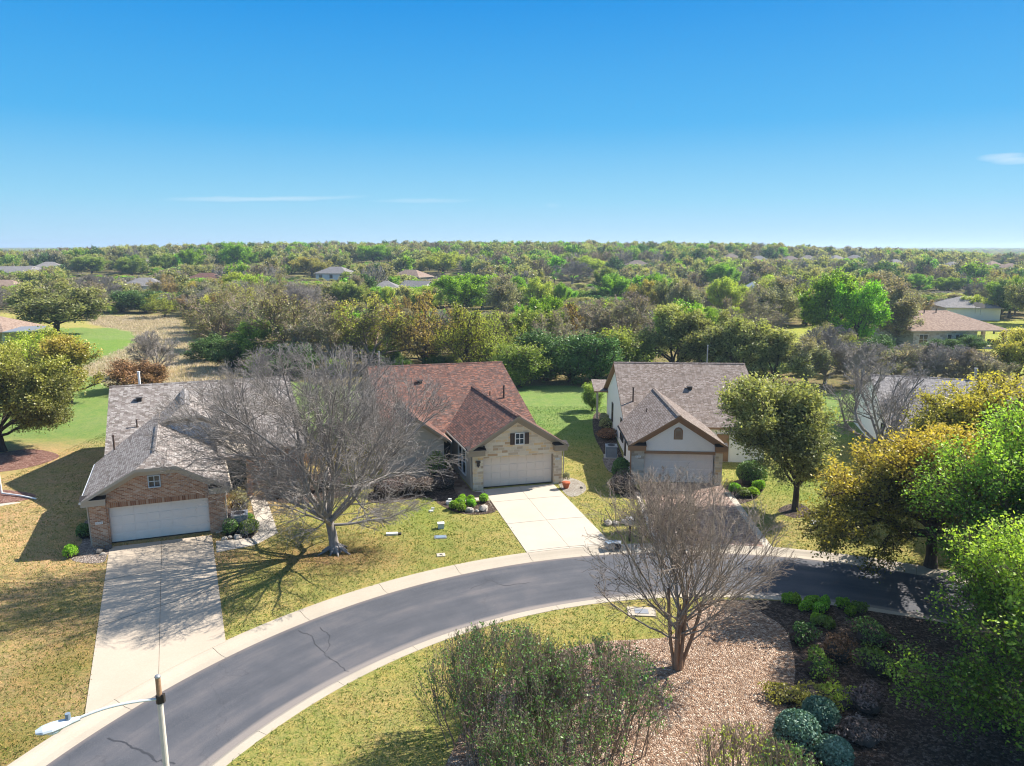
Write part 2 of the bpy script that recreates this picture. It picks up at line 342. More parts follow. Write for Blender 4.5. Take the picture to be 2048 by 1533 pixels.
# ground: true local plant colour is a vertex attribute, broken up by noise
t = NT('ground'); g = t.geo(); at = t.n.new('ShaderNodeAttribute'); at.attribute_name = 'tint'
n1 = t.noise(g, 0.3, 7, 0.75); n2 = t.noise(g, 3.2, 7, 0.85); n5 = t.noise(g, 7.5, 4, 0.8); n3 = t.noise(g, 17, 4, 0.8); n4 = t.noise(g, 55, 2, 0.7)
c = at.outputs['Color']
c = t.mix(t.ramp(n1, ((0.42, (0, 0, 0)), (0.6, (0.7, 0.7, 0.7)))), c, t.mix(1.0, c, (0.82, 1.0, 0.7), 'MULTIPLY'))
c = t.mix(t.ramp(n2, ((0.45, (0, 0, 0)), (0.62, (0.75, 0.75, 0.75)))), c, t.mix(1.0, c, (1.35, 1.15, 1.05), 'MULTIPLY'))
c = t.mix(t.ramp(t.noise(g, 0.95, 6, 0.85), ((0.44, (0, 0, 0)), (0.6, (0.7, 0.7, 0.7)))), c, t.mix(1.0, c, (1.5, 1.2, 1.25), 'MULTIPLY'))
c = t.mix(t.ramp(n5, ((0.42, (0.8, 0.8, 0.8)), (0.5, (0, 0, 0)))), c, t.mix(1.0, c, (0.55, 0.75, 0.5), 'MULTIPLY'))
c = t.mix(t.ramp(n3, ((0.4, (0.85, 0.85, 0.85)), (0.52, (0, 0, 0)))), c, t.mix(1.0, c, (0.42, 0.52, 0.42), 'MULTIPLY'))
c = t.mix(t.ramp(n4, ((0.5, (0, 0, 0)), (0.68, (0.7, 0.7, 0.7)))), c, t.mix(1.0, c, (1.7, 1.6, 1.5), 'MULTIPLY'))
M['ground'] = t.pr(c, 1.0, t.bump(t.math('ADD', t.math('MULTIPLY', n3, 1.2), n4), 0.9, 0.05), 0, 0.05)

# leaves
LF = {
 'oak': m_leaf('leaf_live_oak', (0.055, 0.065, 0.025), (0.15, 0.155, 0.062), (0.25, 0.245, 0.105), (0.26, 0.25, 0.09), 0.2),
 'olive': m_leaf('leaf_olive', (0.085, 0.092, 0.042), (0.2, 0.198, 0.09), (0.33, 0.32, 0.15), (0.3, 0.28, 0.11), 0.3),
 'grey': m_leaf('leaf_grey_green', (0.09, 0.09, 0.055), (0.19, 0.185, 0.115), (0.31, 0.3, 0.19), (0.2, 0.16, 0.11), 0.0),
 'bright': m_leaf('leaf_spring_green', (0.05, 0.105, 0.01), (0.145, 0.27, 0.018), (0.28, 0.43, 0.04), None, 0, 0.5),
 'lime': m_leaf('leaf_yellow_green', (0.13, 0.16, 0.024), (0.27, 0.31, 0.045), (0.43, 0.45, 0.08), None, 0, 0.5),
 'gold': m_leaf('leaf_golden', (0.11, 0.11, 0.025), (0.23, 0.22, 0.05), (0.36, 0.34, 0.085), (0.4, 0.34, 0.07), 0.3, 0.4),
 'orange': m_leaf('leaf_orange_bud', (0.13, 0.085, 0.035), (0.28, 0.18, 0.06), (0.42, 0.27, 0.08), None, 0, 0.4),
 'leftoak': m_leaf('leaf_olive_yellow', (0.055, 0.055, 0.018), (0.13, 0.122, 0.038), (0.22, 0.2, 0.062), (0.3, 0.27, 0.06), 0.3, 0.35, val=(1.35, .1)),
 'mid': m_leaf('leaf_mid_green', (0.04, 0.075, 0.015), (0.11, 0.17, 0.032), (0.2, 0.27, 0.055), (0.24, 0.29, 0.06), 0.2),
 'juniper': m_leaf('leaf_juniper', (0.022, 0.05, 0.016), (0.06, 0.115, 0.03), (0.11, 0.185, 0.05), None, 0, 0.25),
 'redbush': m_leaf('leaf_redbrown', (0.07, 0.035, 0.02), (0.16, 0.075, 0.04), (0.25, 0.13, 0.07), None, 0, 0.2),
 'blue': m_leaf('leaf_blue_green', (0.03, 0.07, 0.05), (0.07, 0.135, 0.095), (0.15, 0.23, 0.17), None, 0, 0.15),
 'red_oak': m_leaf('leaf_gold_tipped_oak', (0.028, 0.036, 0.01), (0.085, 0.092, 0.02), (0.175, 0.17, 0.036), (0.33, 0.275, 0.045), 0.45, 0.45, val=(1.8, .1)),
 'maple': m_leaf('leaf_maple', (0.015, 0.042, 0.006), (0.042, 0.1, 0.012), (0.1, 0.19, 0.022), (0.23, 0.33, 0.04), 0.45, 0.45, val=(2.0, 0)),
 'twiggreen': m_leaf('leaf_shrub_green', (0.035, 0.07, 0.02), (0.075, 0.135, 0.04), (0.14, 0.22, 0.06), None, 0, 0.4),
 'seed': m_leaf('seed_pods', (0.05, 0.035, 0.03), (0.1, 0.07, 0.06), (0.17, 0.13, 0.11), None, 0, 0.05),
 'dry': m_leaf('dry_grass', (0.2, 0.155, 0.11), (0.34, 0.28, 0.21), (0.5, 0.43, 0.36), None, 0, 0.3),
}
BK = {
 'grey': m_bark('bark_grey', (0.15, 0.13, 0.12), (0.36, 0.33, 0.31)),
 'mauve': m_bark('bark_twig_grey', (0.16, 0.14, 0.125), (0.37, 0.34, 0.315)),
 'brown': m_bark('bark_brown', (0.06, 0.045, 0.035), (0.16, 0.125, 0.1)),
 'dark': m_bark('bark_dark', (0.035, 0.028, 0.024), (0.1, 0.08, 0.068)),
 'tan': m_bark('bark_tan', (0.17, 0.12, 0.085), (0.34, 0.27, 0.21)),
 'orange': m_bark('bark_crape_myrtle', (0.19, 0.11, 0.068), (0.4, 0.27, 0.18)),
 'pale': m_bark('bark_pale', (0.2, 0.155, 0.12), (0.42, 0.35, 0.28)),
}

t = NT('lawn_blades'); at = t.n.new('ShaderNodeAttribute'); at.attribute_name = 'tint'; av = t.n.new('ShaderNodeAttribute'); av.attribute_name = 'v'
c = t.mix(1.0, at.outputs['Color'], t.ramp(av.outputs['Fac'], ((0.1, (0.3, 0.5, 0.25)), (0.35, (0.65, 0.95, 0.5)), (0.6, (1.1, 1.1, 0.9)), (0.9, (1.8, 1.55, 1.5)))), 'MULTIPLY')
d = t.a('ShaderNodeBsdfDiffuse'); t.l(c, d.inputs[0]); tr = t.a('ShaderNodeBsdfTranslucent'); t.l(c, tr.inputs[0]); mm = t.a('ShaderNodeMixShader'); mm.inputs[0].default_value = .3; t.l(d.outputs[0], mm.inputs[1]); t.l(tr.outputs[0], mm.inputs[2]); t.l(mm.outputs[0], t.out.inputs[0]); M['blade'] = t.m

# ------------------------------------------------------------------ tree generator
def nrm(d):
    l = math.sqrt(d[0] ** 2 + d[1] ** 2 + d[2] ** 2) or 1.0
    return (d[0] / l, d[1] / l, d[2] / l)
def exit_d(p, d, E_):
    cx, cy, cz, rx, ry, rz = E_
    ox, oy, oz = (p[0] - cx) / rx, (p[1] - cy) / ry, (p[2] - cz) / rz
    ax, ay, az = d[0] / rx, d[1] / ry, d[2] / rz
    a = ax * ax + ay * ay + az * az; b = ox * ax + oy * ay + oz * az; c = ox * ox + oy * oy + oz * oz - 1
    q = b * b - a * c
    if q <= 0: return 0.0
    return (-b + math.sqrt(q)) / a
def grow(seed, trunk_h, trunk_r, env, limbs, lel=(20, 80), spec=((9, 32, .5), (8, 35, .5), (6, 38, .5)), wob=.12, up=.04, seg=.9, trunks=1, spread=0.0, lr=0.5, minr=.008, flare=1.4, droop=0.0, start=.6, tseg=4, foot=0.0):
    """returns array rows: p0 p1 r0 r1 level"""
    rg = random.Random(seed); S = []; U = rg.uniform; GA = rg.gauss
    def br(p, d, L, r, lv):
        n = max(2, min(8, int(L / seg) + 1)); st = L / n; nodes = [(p, d, r)]
        r1 = max(minr, r * .3)
        for k in range(n):
            d = nrm((d[0] + GA(0, wob), d[1] + GA(0, wob), d[2] + GA(0, wob) + up - droop * (k / n)))
            q = (p[0] + d[0] * st, p[1] + d[1] * st, p[2] + d[2] * st)
            ra = r + (r1 - r) * k / n; rb = r + (r1 - r) * (k + 1) / n
            S.append((*p, *q, ra, rb, lv)); p = q; nodes.append((p, d, rb))
        if lv - 1 < len(spec):
            nc, ang, ratio = spec[lv - 1]
            nc = max(1, int(round(nc * min(1.25, 0.35 + L / (3.0 if lv == 1 else 1.6)))))
            for i in range(nc):
                tt = .18 + .82 * (i + U(0, .9)) / nc; x = tt * n; k = min(n - 1, int(x)); fr = x - k
                a, b = nodes[k], nodes[k + 1]
                pp = tuple(a[0][j] + (b[0][j] - a[0][j]) * fr for j in range(3)); dd = b[1]; rr = a[2] + (b[2] - a[2]) * fr
                q = nrm((GA(0, 1), GA(0, 1), GA(0, 1))); dot = sum(q[j] * dd[j] for j in range(3)); q = nrm(tuple(q[j] - dot * dd[j] for j in range(3)))
                an = R(ang * U(.6, 1.3)); cd = nrm(tuple(dd[j] * math.cos(an) + q[j] * math.sin(an) for j in range(3)))
                ed = exit_d(pp, cd, env) * U(.75, 1.05)
                cl = min(ed, L * ratio * (1.25 - .75 * tt) * U(.6, 1.25))
                if cl < .1: continue
                br(pp, cd, cl, max(minr, rr * U(.45, .68)), lv + 1)
    for ti in range(trunks):
        a0 = 6.283 * ti / trunks + U(-.4, .4)
        p = (math.cos(a0) * trunk_r * (1.2 if trunks > 1 else 0), math.sin(a0) * trunk_r * (1.2 if trunks > 1 else 0), -0.15)
        if foot: fa = U(0, 6.283); fr_ = foot * math.sqrt(U(0, 1)); p = (math.cos(fa) * fr_, math.sin(fa) * fr_ * .8, -.1); a0 = fa
        d = nrm((math.cos(a0) * spread + GA(0, .04), math.sin(a0) * spread + GA(0, .04), 1)); n = tseg; st = trunk_h * U(.85, 1.12) / n; nodes = []
        for k in range(n):
            d = nrm((d[0] + GA(0, .045), d[1] + GA(0, .045), d[2] + .03)); s1 = st + (.15 if k == 0 else 0)
            q = (p[0] + d[0] * s1, p[1] + d[1] * s1, p[2] + d[2] * s1)
            ra = trunk_r * ((flare if k == 0 else 1 - .22 * k / n)); rb = trunk_r * (1 - .22 * (k + 1) / n)
            S.append((*p, *q, ra, rb, 0)); nodes.append((p, q, d, ra, rb)); p = q
        for i in range(limbs):
            f = (i + U(0, .8)) / limbs; az = i * 2.39996 + U(-.35, .35) + a0
            el = R(lel[0] + (lel[1] - lel[0]) * f ** .8); dd = nrm((math.cos(az) * math.cos(el) + d[0] * .3, math.sin(az) * math.cos(el) + d[1] * .3, math.sin(el)))
            x = (start + (1 - start) * f) * n; k = min(n - 1, int(x)); fr = x - k; A, B = nodes[k][0], nodes[k][1]
            pp = tuple(A[j] + (B[j] - A[j]) * fr for j in range(3))
            L = exit_d(pp, dd, env) * U(.78, 1.0)
            if L > .3: br(pp, dd, L, trunk_r * lr * U(.75, 1.15), 1)
    return np.array(S, dtype=np.float64)
def tubes(S, K):
    p0, p1 = S[:, 0:3], S[:, 3:6]; r0, r1 = S[:, 6], S[:, 7]
    t = p1 - p0; t /= np.maximum(1e-9, np.linalg.norm(t, axis=1))[:, None]
    ref = np.where(np.abs(t[:, 0:1]) < .8, np.array([[1., 0, 0]]), np.array([[0, 1., 0]]))
    a = np.cross(t, ref); a /= np.linalg.norm(a, axis=1)[:, None]; b = np.cross(t, a)
    an = np.arange(K) * 2 * np.pi / K; ca, sa = np.cos(an), np.sin(an)
    ring = a[:, None, :] * ca[None, :, None] + b[:, None, :] * sa[None, :, None]
    A = p0[:, None, :] + ring * r0[:, None, None]; B = p1[:, None, :] + ring * r1[:, None, None]
    V = np.concatenate([A, B], axis=1).reshape(-1, 3); n = len(S); base = (np.arange(n) * 2 * K)[:, None, None]
    i = np.arange(K); j = (i + 1) % K
    Q = np.stack([i, j, j + K, i + K], axis=1)[None] + base
    return V, Q.reshape(-1, 4)
def merge(parts):
    V = []; Q = []; o = 0
    for v, q in parts:
        V.append(v); Q.append(q + o); o += len(v)
    return np.concatenate(V), np.concatenate(Q)
def wood_mesh(name, S, mat_, kk=(8, 6, 4, 3, 3, 3)):
    P = []
    for lv in range(int(S[:, 8].max()) + 1):
        s = S[S[:, 8] == lv]
        if len(s): P.append(tubes(s, kk[min(lv, len(kk) - 1)]))
    v, q = merge(P); return npmesh(name, v, q, [mat_], smooth=True)
def leaf_arrays(seed, S, n, size, minlv=2, jit=.25, env=None, upb=.5, asp=.62, clump=0.0, cards=None):
    rg = np.random.default_rng(seed); s = S[S[:, 8] >= minlv] if cards is None else cards
    L = np.linalg.norm(s[:, 3:6] - s[:, 0:3], axis=1); w = L / L.sum()
    if clump > 0:
        w = w * rg.gamma(1.0 / clump, clump, len(w)); w /= w.sum()
    i = rg.choice(len(s), n, p=w); f = rg.random(n)[:, None]
    c = s[i, 0:3] * (1 - f) + s[i, 3:6] * f + rg.normal(0, jit, (n, 3))
    c[:, 2] = np.maximum(c[:, 2], .05)
    nn = rg.normal(0, 1, (n, 3)); nn[:, 2] += upb * 2
    nn /= np.linalg.norm(nn, axis=1)[:, None]
    a = np.cross(nn, rg.normal(0, 1, (n, 3))); a /= np.maximum(1e-6, np.linalg.norm(a, axis=1))[:, None]; b = np.cross(nn, a)
    sz = (size * rg.uniform(.55, 1.35, n))[:, None]
    V = np.stack([c - a * sz, c - b * sz * asp, c + a * sz, c + b * sz * asp], axis=1).reshape(-1, 3)
    Q = np.arange(4 * n).reshape(-1, 4)
    v = np.repeat(np.clip(rg.normal(.5, .22, n), 0, 1), 4)
    if env is not None:
        e = np.array(env); q = (c - e[:3]) / e[3:]; t_ = np.clip(np.linalg.norm(q, axis=1) * .75 + .35 * q[:, 2], 0, 1.2)
    else: t_ = np.zeros(n)
    return V, Q, v, np.repeat(t_, 4)
def leaf_mesh(name, mat_, *a, **k):
    V, Q, v, t_ = leaf_arrays(*a, **k); return npmesh(name, V, Q, [mat_], {'v': v, 't': t_})
def place_tree(name, loc, me_w, me_c, label, cat, group=None, rz=0, sc=1, wmat=None, cmat=None, wname='trunk', cname='crown'):
    o = empty(name, (loc[0], loc[1], loc[2] if len(loc) > 2 else 0), label, cat, group); o.rotation_euler[2] = rz
    o.scale = sc if hasattr(sc, '__len__') else (sc, sc, sc)
    for me, nm, mt in ((me_w, wname, wmat), (me_c, cname, cmat)):
        if me is None: continue
        c = link(nm, me, o)
        if mt is not None:
            c.material_slots[0].link = 'OBJECT'; c.material_slots[0].material = mt
    return o

# ------------------------------------------------------------------ ground, road, kerbs
FOREST = [G(*q) for q in ((-260, 660), (0, 618), (180, 628), (345, 632), (382, 690), (455, 748), (640, 770), (900, 776), (1040, 772), (1330, 775), (1500, 772), (1640, 790), (1800, 760), (2200, 760))]
def forest_edge_y(x, y):
    # is the point beyond the wood's edge?
    P = FOREST
    for a, b in zip(P[:-1], P[1:]):
        if a[0] <= x <= b[0] or b[0] <= x <= a[0]:
            f = (x - a[0]) / ((b[0] - a[0]) or 1e-6); return y > a[1] + (b[1] - a[1]) * f
    return y > 66
CLEAR = [[G(*q) for q in P] for P in (
    ((1690, 700), (1780, 668), (1830, 640), (2120, 640), (2120, 760), (1900, 742), (1790, 712)),
    ((1555, 672), (1580, 655), (1700, 650), (1700, 690), (1600, 690)))]
def ground_tint(x, y):
    Y = (0.33, 0.3, 0.115); GRN = (0.1, 0.19, 0.035); DRY = (0.43, 0.31, 0.175)
    c = np.array(Y)
    def bl(k, q):
        nonlocal c; k = max(0, min(1, k)); c = c * (1 - k) + np.array(q) * k
    ga = lambda px, py, rx, ry: math.exp(-(((x - G(px, py)[0]) / rx) ** 2 + ((y - G(px, py)[1]) / ry) ** 2))
    if y < 75:
        if x < -12: bl(min(1, (-12.5 - x) / 3) * .95, DRY)
        if x < -14: bl(.75 * ga(130, 1330, 2.2, 3.5) + .7 * ga(20, 1500, 3.0, 1.6) + .35 * ga(60, 1240, 2, 2), (0.19, 0.17, 0.05))
        if x < -18 and y < 56: bl(.45 * ga(40, 1080, 4, 8), (0.46, 0.34, 0.19))
        bl(.8 * ga(690, 1110, 3.0, 2.0), (0.24, 0.15, 0.095)); bl(.7 * ga(610, 1110, 2.6, 1.6), (0.27, 0.17, 0.09))
        bl(.5 * ga(1080, 1330, 5, 2.0) , (0.29, 0.26, 0.075))
        bl(.5 * ga(840, 1030, 2, 2.6), (0.15, 0.24, 0.045)); bl(.45 * ga(900, 1090, 2, 3), (0.17, 0.21, 0.05))
        bl(.7 * ga(1130, 860, 3.2, 6), (0.24, 0.27, 0.09)); bl(.85 * ga(1135, 815, 6, 3.4), (0.38, 0.33, 0.19))
        bl(.8 * ga(1600, 960, 5, 7), (0.23, 0.28, 0.08)); bl(.6 * ga(1600, 1050, 4.5, 1.8), (0.36, 0.29, 0.15))
    k = (y - 57) / 5
    if y > 52 and y < 150: bl(k, (0.18, 0.255, 0.09)) if (abs(x) < 60 or x < 0) else None
    if forest_edge_y(x, y): bl(.95, (0.2, 0.165, 0.095))
    for P in CLEAR:
        if inpoly(x, y, P): c = np.array((0.3, 0.32, 0.08)); bl(1.2 * ga(1890, 715, 14, 7), (0.46, 0.34, 0.16))
    if y > 60 and y < 130: bl(3 * ga(200, 692, 12, 14), (0.16, 0.25, 0.065))
    # dry meadow on the left behind the garden
    MD = [G(*q) for q in ((165, 632), (345, 632), (390, 690), (470, 752), (560, 765), (400, 775), (215, 775), (160, 735), (215, 712), (275, 685), (262, 663), (190, 652))]
    if inpoly(x, y, MD): bl(.9, (0.34, 0.275, 0.2)); bl(.5 * ga(330, 745, 5, 4), (0.4, 0.25, 0.13))
    if y > 185: c = np.array((0.14, 0.125, 0.07))
    return c
def setting():
    NA = 760; ang = np.linspace(0, 2 * np.pi, NA, endpoint=False)
    rr = list(np.linspace(0, 19.6, 18)) + [19.75, 19.76, 26.09, 26.1]; r = 26.6
    while r < 6000: rr.append(r); r += max(.6, (r - 20) * .022)
    rr = rr[1:]; V = []; T = []
    for r in rr:
        low = 19.755 < r < 26.095
        for a in ang:
            x = RC[0] + r * math.cos(a); y = RC[1] + r * math.sin(a)
            z = -0.2 if low else (th(x, y) if y > 180 else 0.0)
            V.append((x, y, z))
            T.append(ground_tint(x, y) if (y < 200 and abs(x) < 170) else (0.14, 0.125, 0.07))
    c0 = len(V); V.append((RC[0], RC[1], 0)); T.append((0.25, 0.22, 0.06))
    n = len(rr); Q = []; j = (np.arange(NA) + 1) % NA; i = np.arange(NA)
    for k in range(n - 1): Q.append(np.stack([i + k * NA, i + (k + 1) * NA, j + (k + 1) * NA, j + k * NA], axis=1))
    Q.append(np.stack([np.full(NA, c0), i, j, j], axis=1))
    Q = np.concatenate(Q)
    me = bpy.data.meshes.new('ground'); V = np.array(V, dtype=np.float32)
    fan = Q[-NA:, :3]; body = Q[:-NA]
    me.from_pydata(V.tolist(), [], body.tolist() + fan.tolist()); me.materials.append(M['ground'])
    at = me.attributes.new('tint', 'FLOAT_COLOR', 'POINT'); at.data.foreach_set('color', np.c_[np.array(T), np.ones(len(T))].astype(np.float32).ravel())
    tag(link('ground', me), kind='structure')
    # road
    def ring(name, prof, mat_, a0=0, a1=360, nseg=360, gap=None):
        mb = MB(); 
        for s in range(nseg):
            b0 = R(a0 + (a1 - a0) * s / nseg); b1 = R(a0 + (a1 - a0) * (s + 1) / nseg)
            if gap and s % gap == 0: b0 += .018 / 25
            P = lambda r, z, b: (RC[0] + r * math.cos(b), RC[1] + r * math.sin(b), z)
            for (r0, z0), (r1, z1) in zip(prof[:-1], prof[1:]): mb.poly([P(r0, z0, b0), P(r1, z1, b0), P(r1, z1, b1), P(r0, z0, b1)])
            if gap and s % gap == 0:
                mb.poly([P(r_, z_, b0) for r_, z_ in prof])
                mb.poly([P(r_, z_, b0 - .036 / 25) for r_, z_ in prof])
        return tag(mb.build(name, mat_), kind='structure')
    ring('road', [(19.9, -.118), (21, -.112), (22.7, -.09), (24.4, -.112), (25.6, -.118)], M['asphalt'])
    ring('outer_kerb', [(25.15, -.19), (25.15, -.108), (25.5, -.105), (25.72, -.06), (25.88, -.005), (26.0, .012), (26.14, .012), (26.14, -.1)], M['kerb'], gap=9)
    ring('inner_kerb', [(20.35, -.19), (20.33, -.1), (20.22, -.03), (20.12, .014), (19.76, .016), (19.72, -.1)], M['kerb'], gap=10)
EXC = []
setting()
def sheet(name, pts, mat_, z, th_=0.05):
    EXC.append(list(pts))
    mb = MB(); mb.slab([(p[0], p[1], z) for p in pts], th_); return tag(mb.build(name, mat_), kind='structure')
def smooth_poly(P, n=6):
    o = []; L = len(P)
    for i in range(L):
        p0, p1, p2, p3 = P[i - 1], P[i], P[(i + 1) % L], P[(i + 2) % L]
        for k in range(n):
            t_ = k / n
            o.append(tuple(.5 * (2 * p1[j] + (p2[j] - p0[j]) * t_ + (2 * p0[j] - 5 * p1[j] + 4 * p2[j] - p3[j]) * t_ ** 2 + (3 * p1[j] - p0[j] - 3 * p2[j] + p3[j]) * t_ ** 3) for j in (0, 1)))
    return o
def bed(name, px, mat_, z=.012, edge=True):
    P = smooth_poly([G(*q) for q in px]); o = sheet(name, P, mat_, z)
    return o
def slabs(name, A, B, C, D, nx, ny, mat_, z=.024, xs=None, ys=None):
    """concrete slabs on quad A(front-left) B(front-right) C(back-right) D(back-left) with open joints"""
    EXC.append([A, B, C, D]); mb = MB(); L = lambda p, q, t_: (p[0] + (q[0] - p[0]) * t_, p[1] + (q[1] - p[1]) * t_)
    xs = xs or [i / nx for i in range(nx + 1)]; ys = ys or [i / ny for i in range(ny + 1)]
    gx = .009 / max(.1, math.dist(A, B)); gy = .009 / max(.1, math.dist(A, D))
    P = lambda u, v: L(L(A, B, u), L(D, C, u), v)
    for i in range(len(xs) - 1):
        for j in range(len(ys) - 1):
            q = [P(xs[i] + gx, ys[j] + gy), P(xs[i + 1] - gx, ys[j] + gy), P(xs[i + 1] - gx, ys[j + 1] - gy), P(xs[i] + gx, ys[j + 1] - gy)]
            mb.slab([(a[0], a[1], z) for a in q], .09)
    mb.poly([(a[0], a[1], z - .016) for a in (P(gx * 2, gy * 2), P(1 - gx * 2, gy * 2), P(1 - gx * 2, 1 - gy * 2), P(gx * 2, 1 - gy * 2))], 1)
    return tag(mb.build(name, [mat_, M['joint']]), kind='structure')
def arcpt(px, py, r=26.05):
    x, y = G(px, py); d = math.hypot(x - RC[0], y - RC[1]); return (RC[0] + (x - RC[0]) * r / d, RC[1] + (y - RC[1]) * r / d)
def drive(name, fl, fr, bl_, br_, mat_, nx, ys, z=.024):
    """driveway whose street end follows the kerb's arc"""
    A, B = arcpt(*fl), arcpt(*fr); C, D = G(*br_), G(*bl_); EXC.append([A, B, C, D])
    a0 = math.atan2(A[1] - RC[1], A[0] - RC[0]); a1 = math.atan2(B[1] - RC[1], B[0] - RC[0])
    mb = MB(); L = lambda p, q, t_: (p[0] + (q[0] - p[0]) * t_, p[1] + (q[1] - p[1]) * t_); N = 8
    def P(u, v):
        an = a0 + (a1 - a0) * u; f = (RC[0] + 26.05 * math.cos(an), RC[1] + 26.05 * math.sin(an)); return L(f, L(D, C, u), v)
    g = .0016
    for i in range(nx):
        for j in range(len(ys) - 1):
            k0 = i / nx + g; k1 = (i + 1) / nx - g
            top = [P(k0 + (k1 - k0) * s / N, ys[j] + g) for s in range(N + 1)] + [P(k1 - (k1 - k0) * s / N, ys[j + 1] - g) for s in range(N + 1)]
            mb.slab([(a[0], a[1], z) for a in top], .09)
    q = [P(.004 + .992 * s / 16, .004) for s in range(17)] + [P(.996, .996), P(.004, .996)]
    mb.poly([(a[0], a[1], z - .016) for a in q], 1)
    return tag(mb.build(name, [mat_, M['joint']]), kind='structure')

# ------------------------------------------------------------------ house helper
class House:
    def __init__(s, o, du, dw, name, label):
        s.o = o; a, b = R(du), R(dw); s.U = (math.cos(a), math.sin(a)); s.W = (-math.sin(b), math.cos(b))
        s.root = empty(name, (o[0], o[1], 0), label, 'house'); s.loc = (o[0], o[1], 0)
    def t(s, u, w, z): return (s.o[0] + u * s.U[0] + w * s.W[0], s.o[1] + u * s.U[1] + w * s.W[1], z)
    def pl(s, pts): return [s.t(*p) for p in pts]
    def add(s, mb, name, mats, parent=None, smooth=False):
        return mb.build(name, mats, parent or s.root, s.loc, smooth) if parent is None else mb.build(name, mats, parent, s.loc, smooth)
    def roof(s, polys, mat_, trim, name='roof', th_=.17):
        mb = MB()
        for p in polys: mb.slab(s.pl(p), th_, 0, 1)
        return s.add(mb, name, [mat_, trim])
    def wallpoly(s, mb, pts, mi=0): mb.poly(s.pl(pts), mi)
    def gwindow(s, face, a0, a1, z0, z1, at, out, mull=(1, 1), frame=None, parent=None, name='window', fw=.06, sill=True):
        """face 'w': lies in plane w=at spanning u; face 'u': plane u=at spanning w; out = outward sign"""
        T = (lambda a, d, z: s.t(a, at + out * d, z)) if face == 'w' else (lambda a, d, z: s.t(at + out * d, a, z))
        f = MB(); B = lambda x0, x1, zz0, zz1, d0, d1, m: m.hexa([T(x0, d0, zz0), T(x1, d0, zz0), T(x1, d1, zz0), T(x0, d1, zz0), T(x0, d0, zz1), T(x1, d0, zz1), T(x1, d1, zz1), T(x0, d1, zz1)])
        B(a0 - fw, a0, z0 - fw, z1 + fw, 0.002, .06, f); B(a1, a1 + fw, z0 - fw, z1 + fw, 0.002, .06, f); B(a0, a1, z1, z1 + fw, 0.002, .06, f); B(a0, a1, z0 - fw, z0, .002, .09 if sill else .06, f)
        for i in range(1, mull[0] + 1): x = a0 + (a1 - a0) * i / (mull[0] + 1); B(x - .022, x + .022, z0, z1, .02, .05, f)
        for i in range(1, mull[1] + 1): z = z0 + (z1 - z0) * i / (mull[1] + 1); B(a0, a1, z - .022, z + .022, .018, .047, f)
        wf = s.add(f, name, [frame or M['white']])
        g = MB(); B(a0, a1, z0, z1, .004, .014, g); s.add(g, 'pane', [M['glass']], wf); return wf
    def garage(s, u0, u1, h, w, mat_, rows=4, cols=8):
        mb = MB(); mb.box(u0, u1, w, w + .04, .02, h, s.t)
        for i in range(cols):
            for j in range(rows):
                a = u0 + (u1 - u0) * i / cols + .05; b = u0 + (u1 - u0) * (i + 1) / cols - .05; z0 = .02 + (h - .02) * j / rows + .07; z1 = .02 + (h - .02) * (j + 1) / rows - .07
                mb.box(a, b, w - .03, w - .001, z0, z1, s.t)
        mb.box(u0, u1, w - .03, w - .005, .02, .06, s.t, 1)
        return s.add(mb, 'garage_door', [mat_, M['shutter']])
    def gutter(s, a, b, r=.06, mat_=None):
        mb = MB(); mb.path([s.t(*a), s.t(*b)], r, 6); return s.add(mb, 'gutter', [mat_ or M['trim_cream']])
    def spout(s, pts, mat_=None, r=.045):
        mb = MB(); mb.path([s.t(*p) for p in pts], r, 6); return s.add(mb, 'downspout', [mat_ or M['trim_cream']])
    def pipe(s, u, w, z, h, r=.06, mat_=None, name='vent_pipe'):
        mb = MB(); x, y, zz = s.t(u, w, z); mb.tube((x, y, zz - .15), (x, y, zz + h), r); mb.tube((x, y, zz - .12), (x, y, zz + .03), r * 2.2, r * 1.2)
        if h > .4: mb.tube((x, y, zz + h), (x, y, zz + h + .07), r * 1.35)
        return s.add(mb, name, [mat_ or M['trim_tan']])
    def turtle(s, u, w, z):
        mb = MB(); mb.box(u - .16, u + .16, w - .16, w + .16, z - .05, z + .16, s.t); mb.box(u - .22, u + .22, w - .22, w + .22, z + .161, z + .2, s.t); return s.add(mb, 'roof_vent', [M['dark']])
    def ridgecap(s, a, b, mat_, r=.16):
        mb = MB(); A, B = Vector(s.t(*a)), Vector(s.t(*b)); d = (B - A).normalized(); n = d.cross(Vector((0, 0, 1))).normalized() * r; k = Vector((0, 0, -r * .55)); e = Vector((0, 0, .045))
        mb.poly([A + e, B + e, B + n + k + e, A + n + k + e]); mb.poly([A + e, B + e, B - n + k + e, A - n + k + e])
        mb.poly([A + e, A + n + k + e, A - n + k + e]); return s.add(mb, 'ridge_cap', [mat_])
    def rake(s, pts, at, mat_, wd=.34, out=.05, face='w'):
        """frieze board following the gable edge pts [(u,z)...] on plane w=at"""
        mb = MB()
        for (u0, z0), (u1, z1) in zip(pts[:-1], pts[1:]):
            q = [s.t(u0, at - out, z0), s.t(u1, at - out, z1), s.t(u1, at - out, z1 - wd), s.t(u0, at - out, z0 - wd)]
            p = [s.t(u0, at - .003, z0), s.t(u1, at - .003, z1), s.t(u1, at - .003, z1 - wd), s.t(u0, at - .003, z0 - wd)]
            mb.hexa([q[3], q[2], p[2], p[3], q[0], q[1], p[1], p[0]])
        return s.add(mb, 'frieze_board', [mat_])

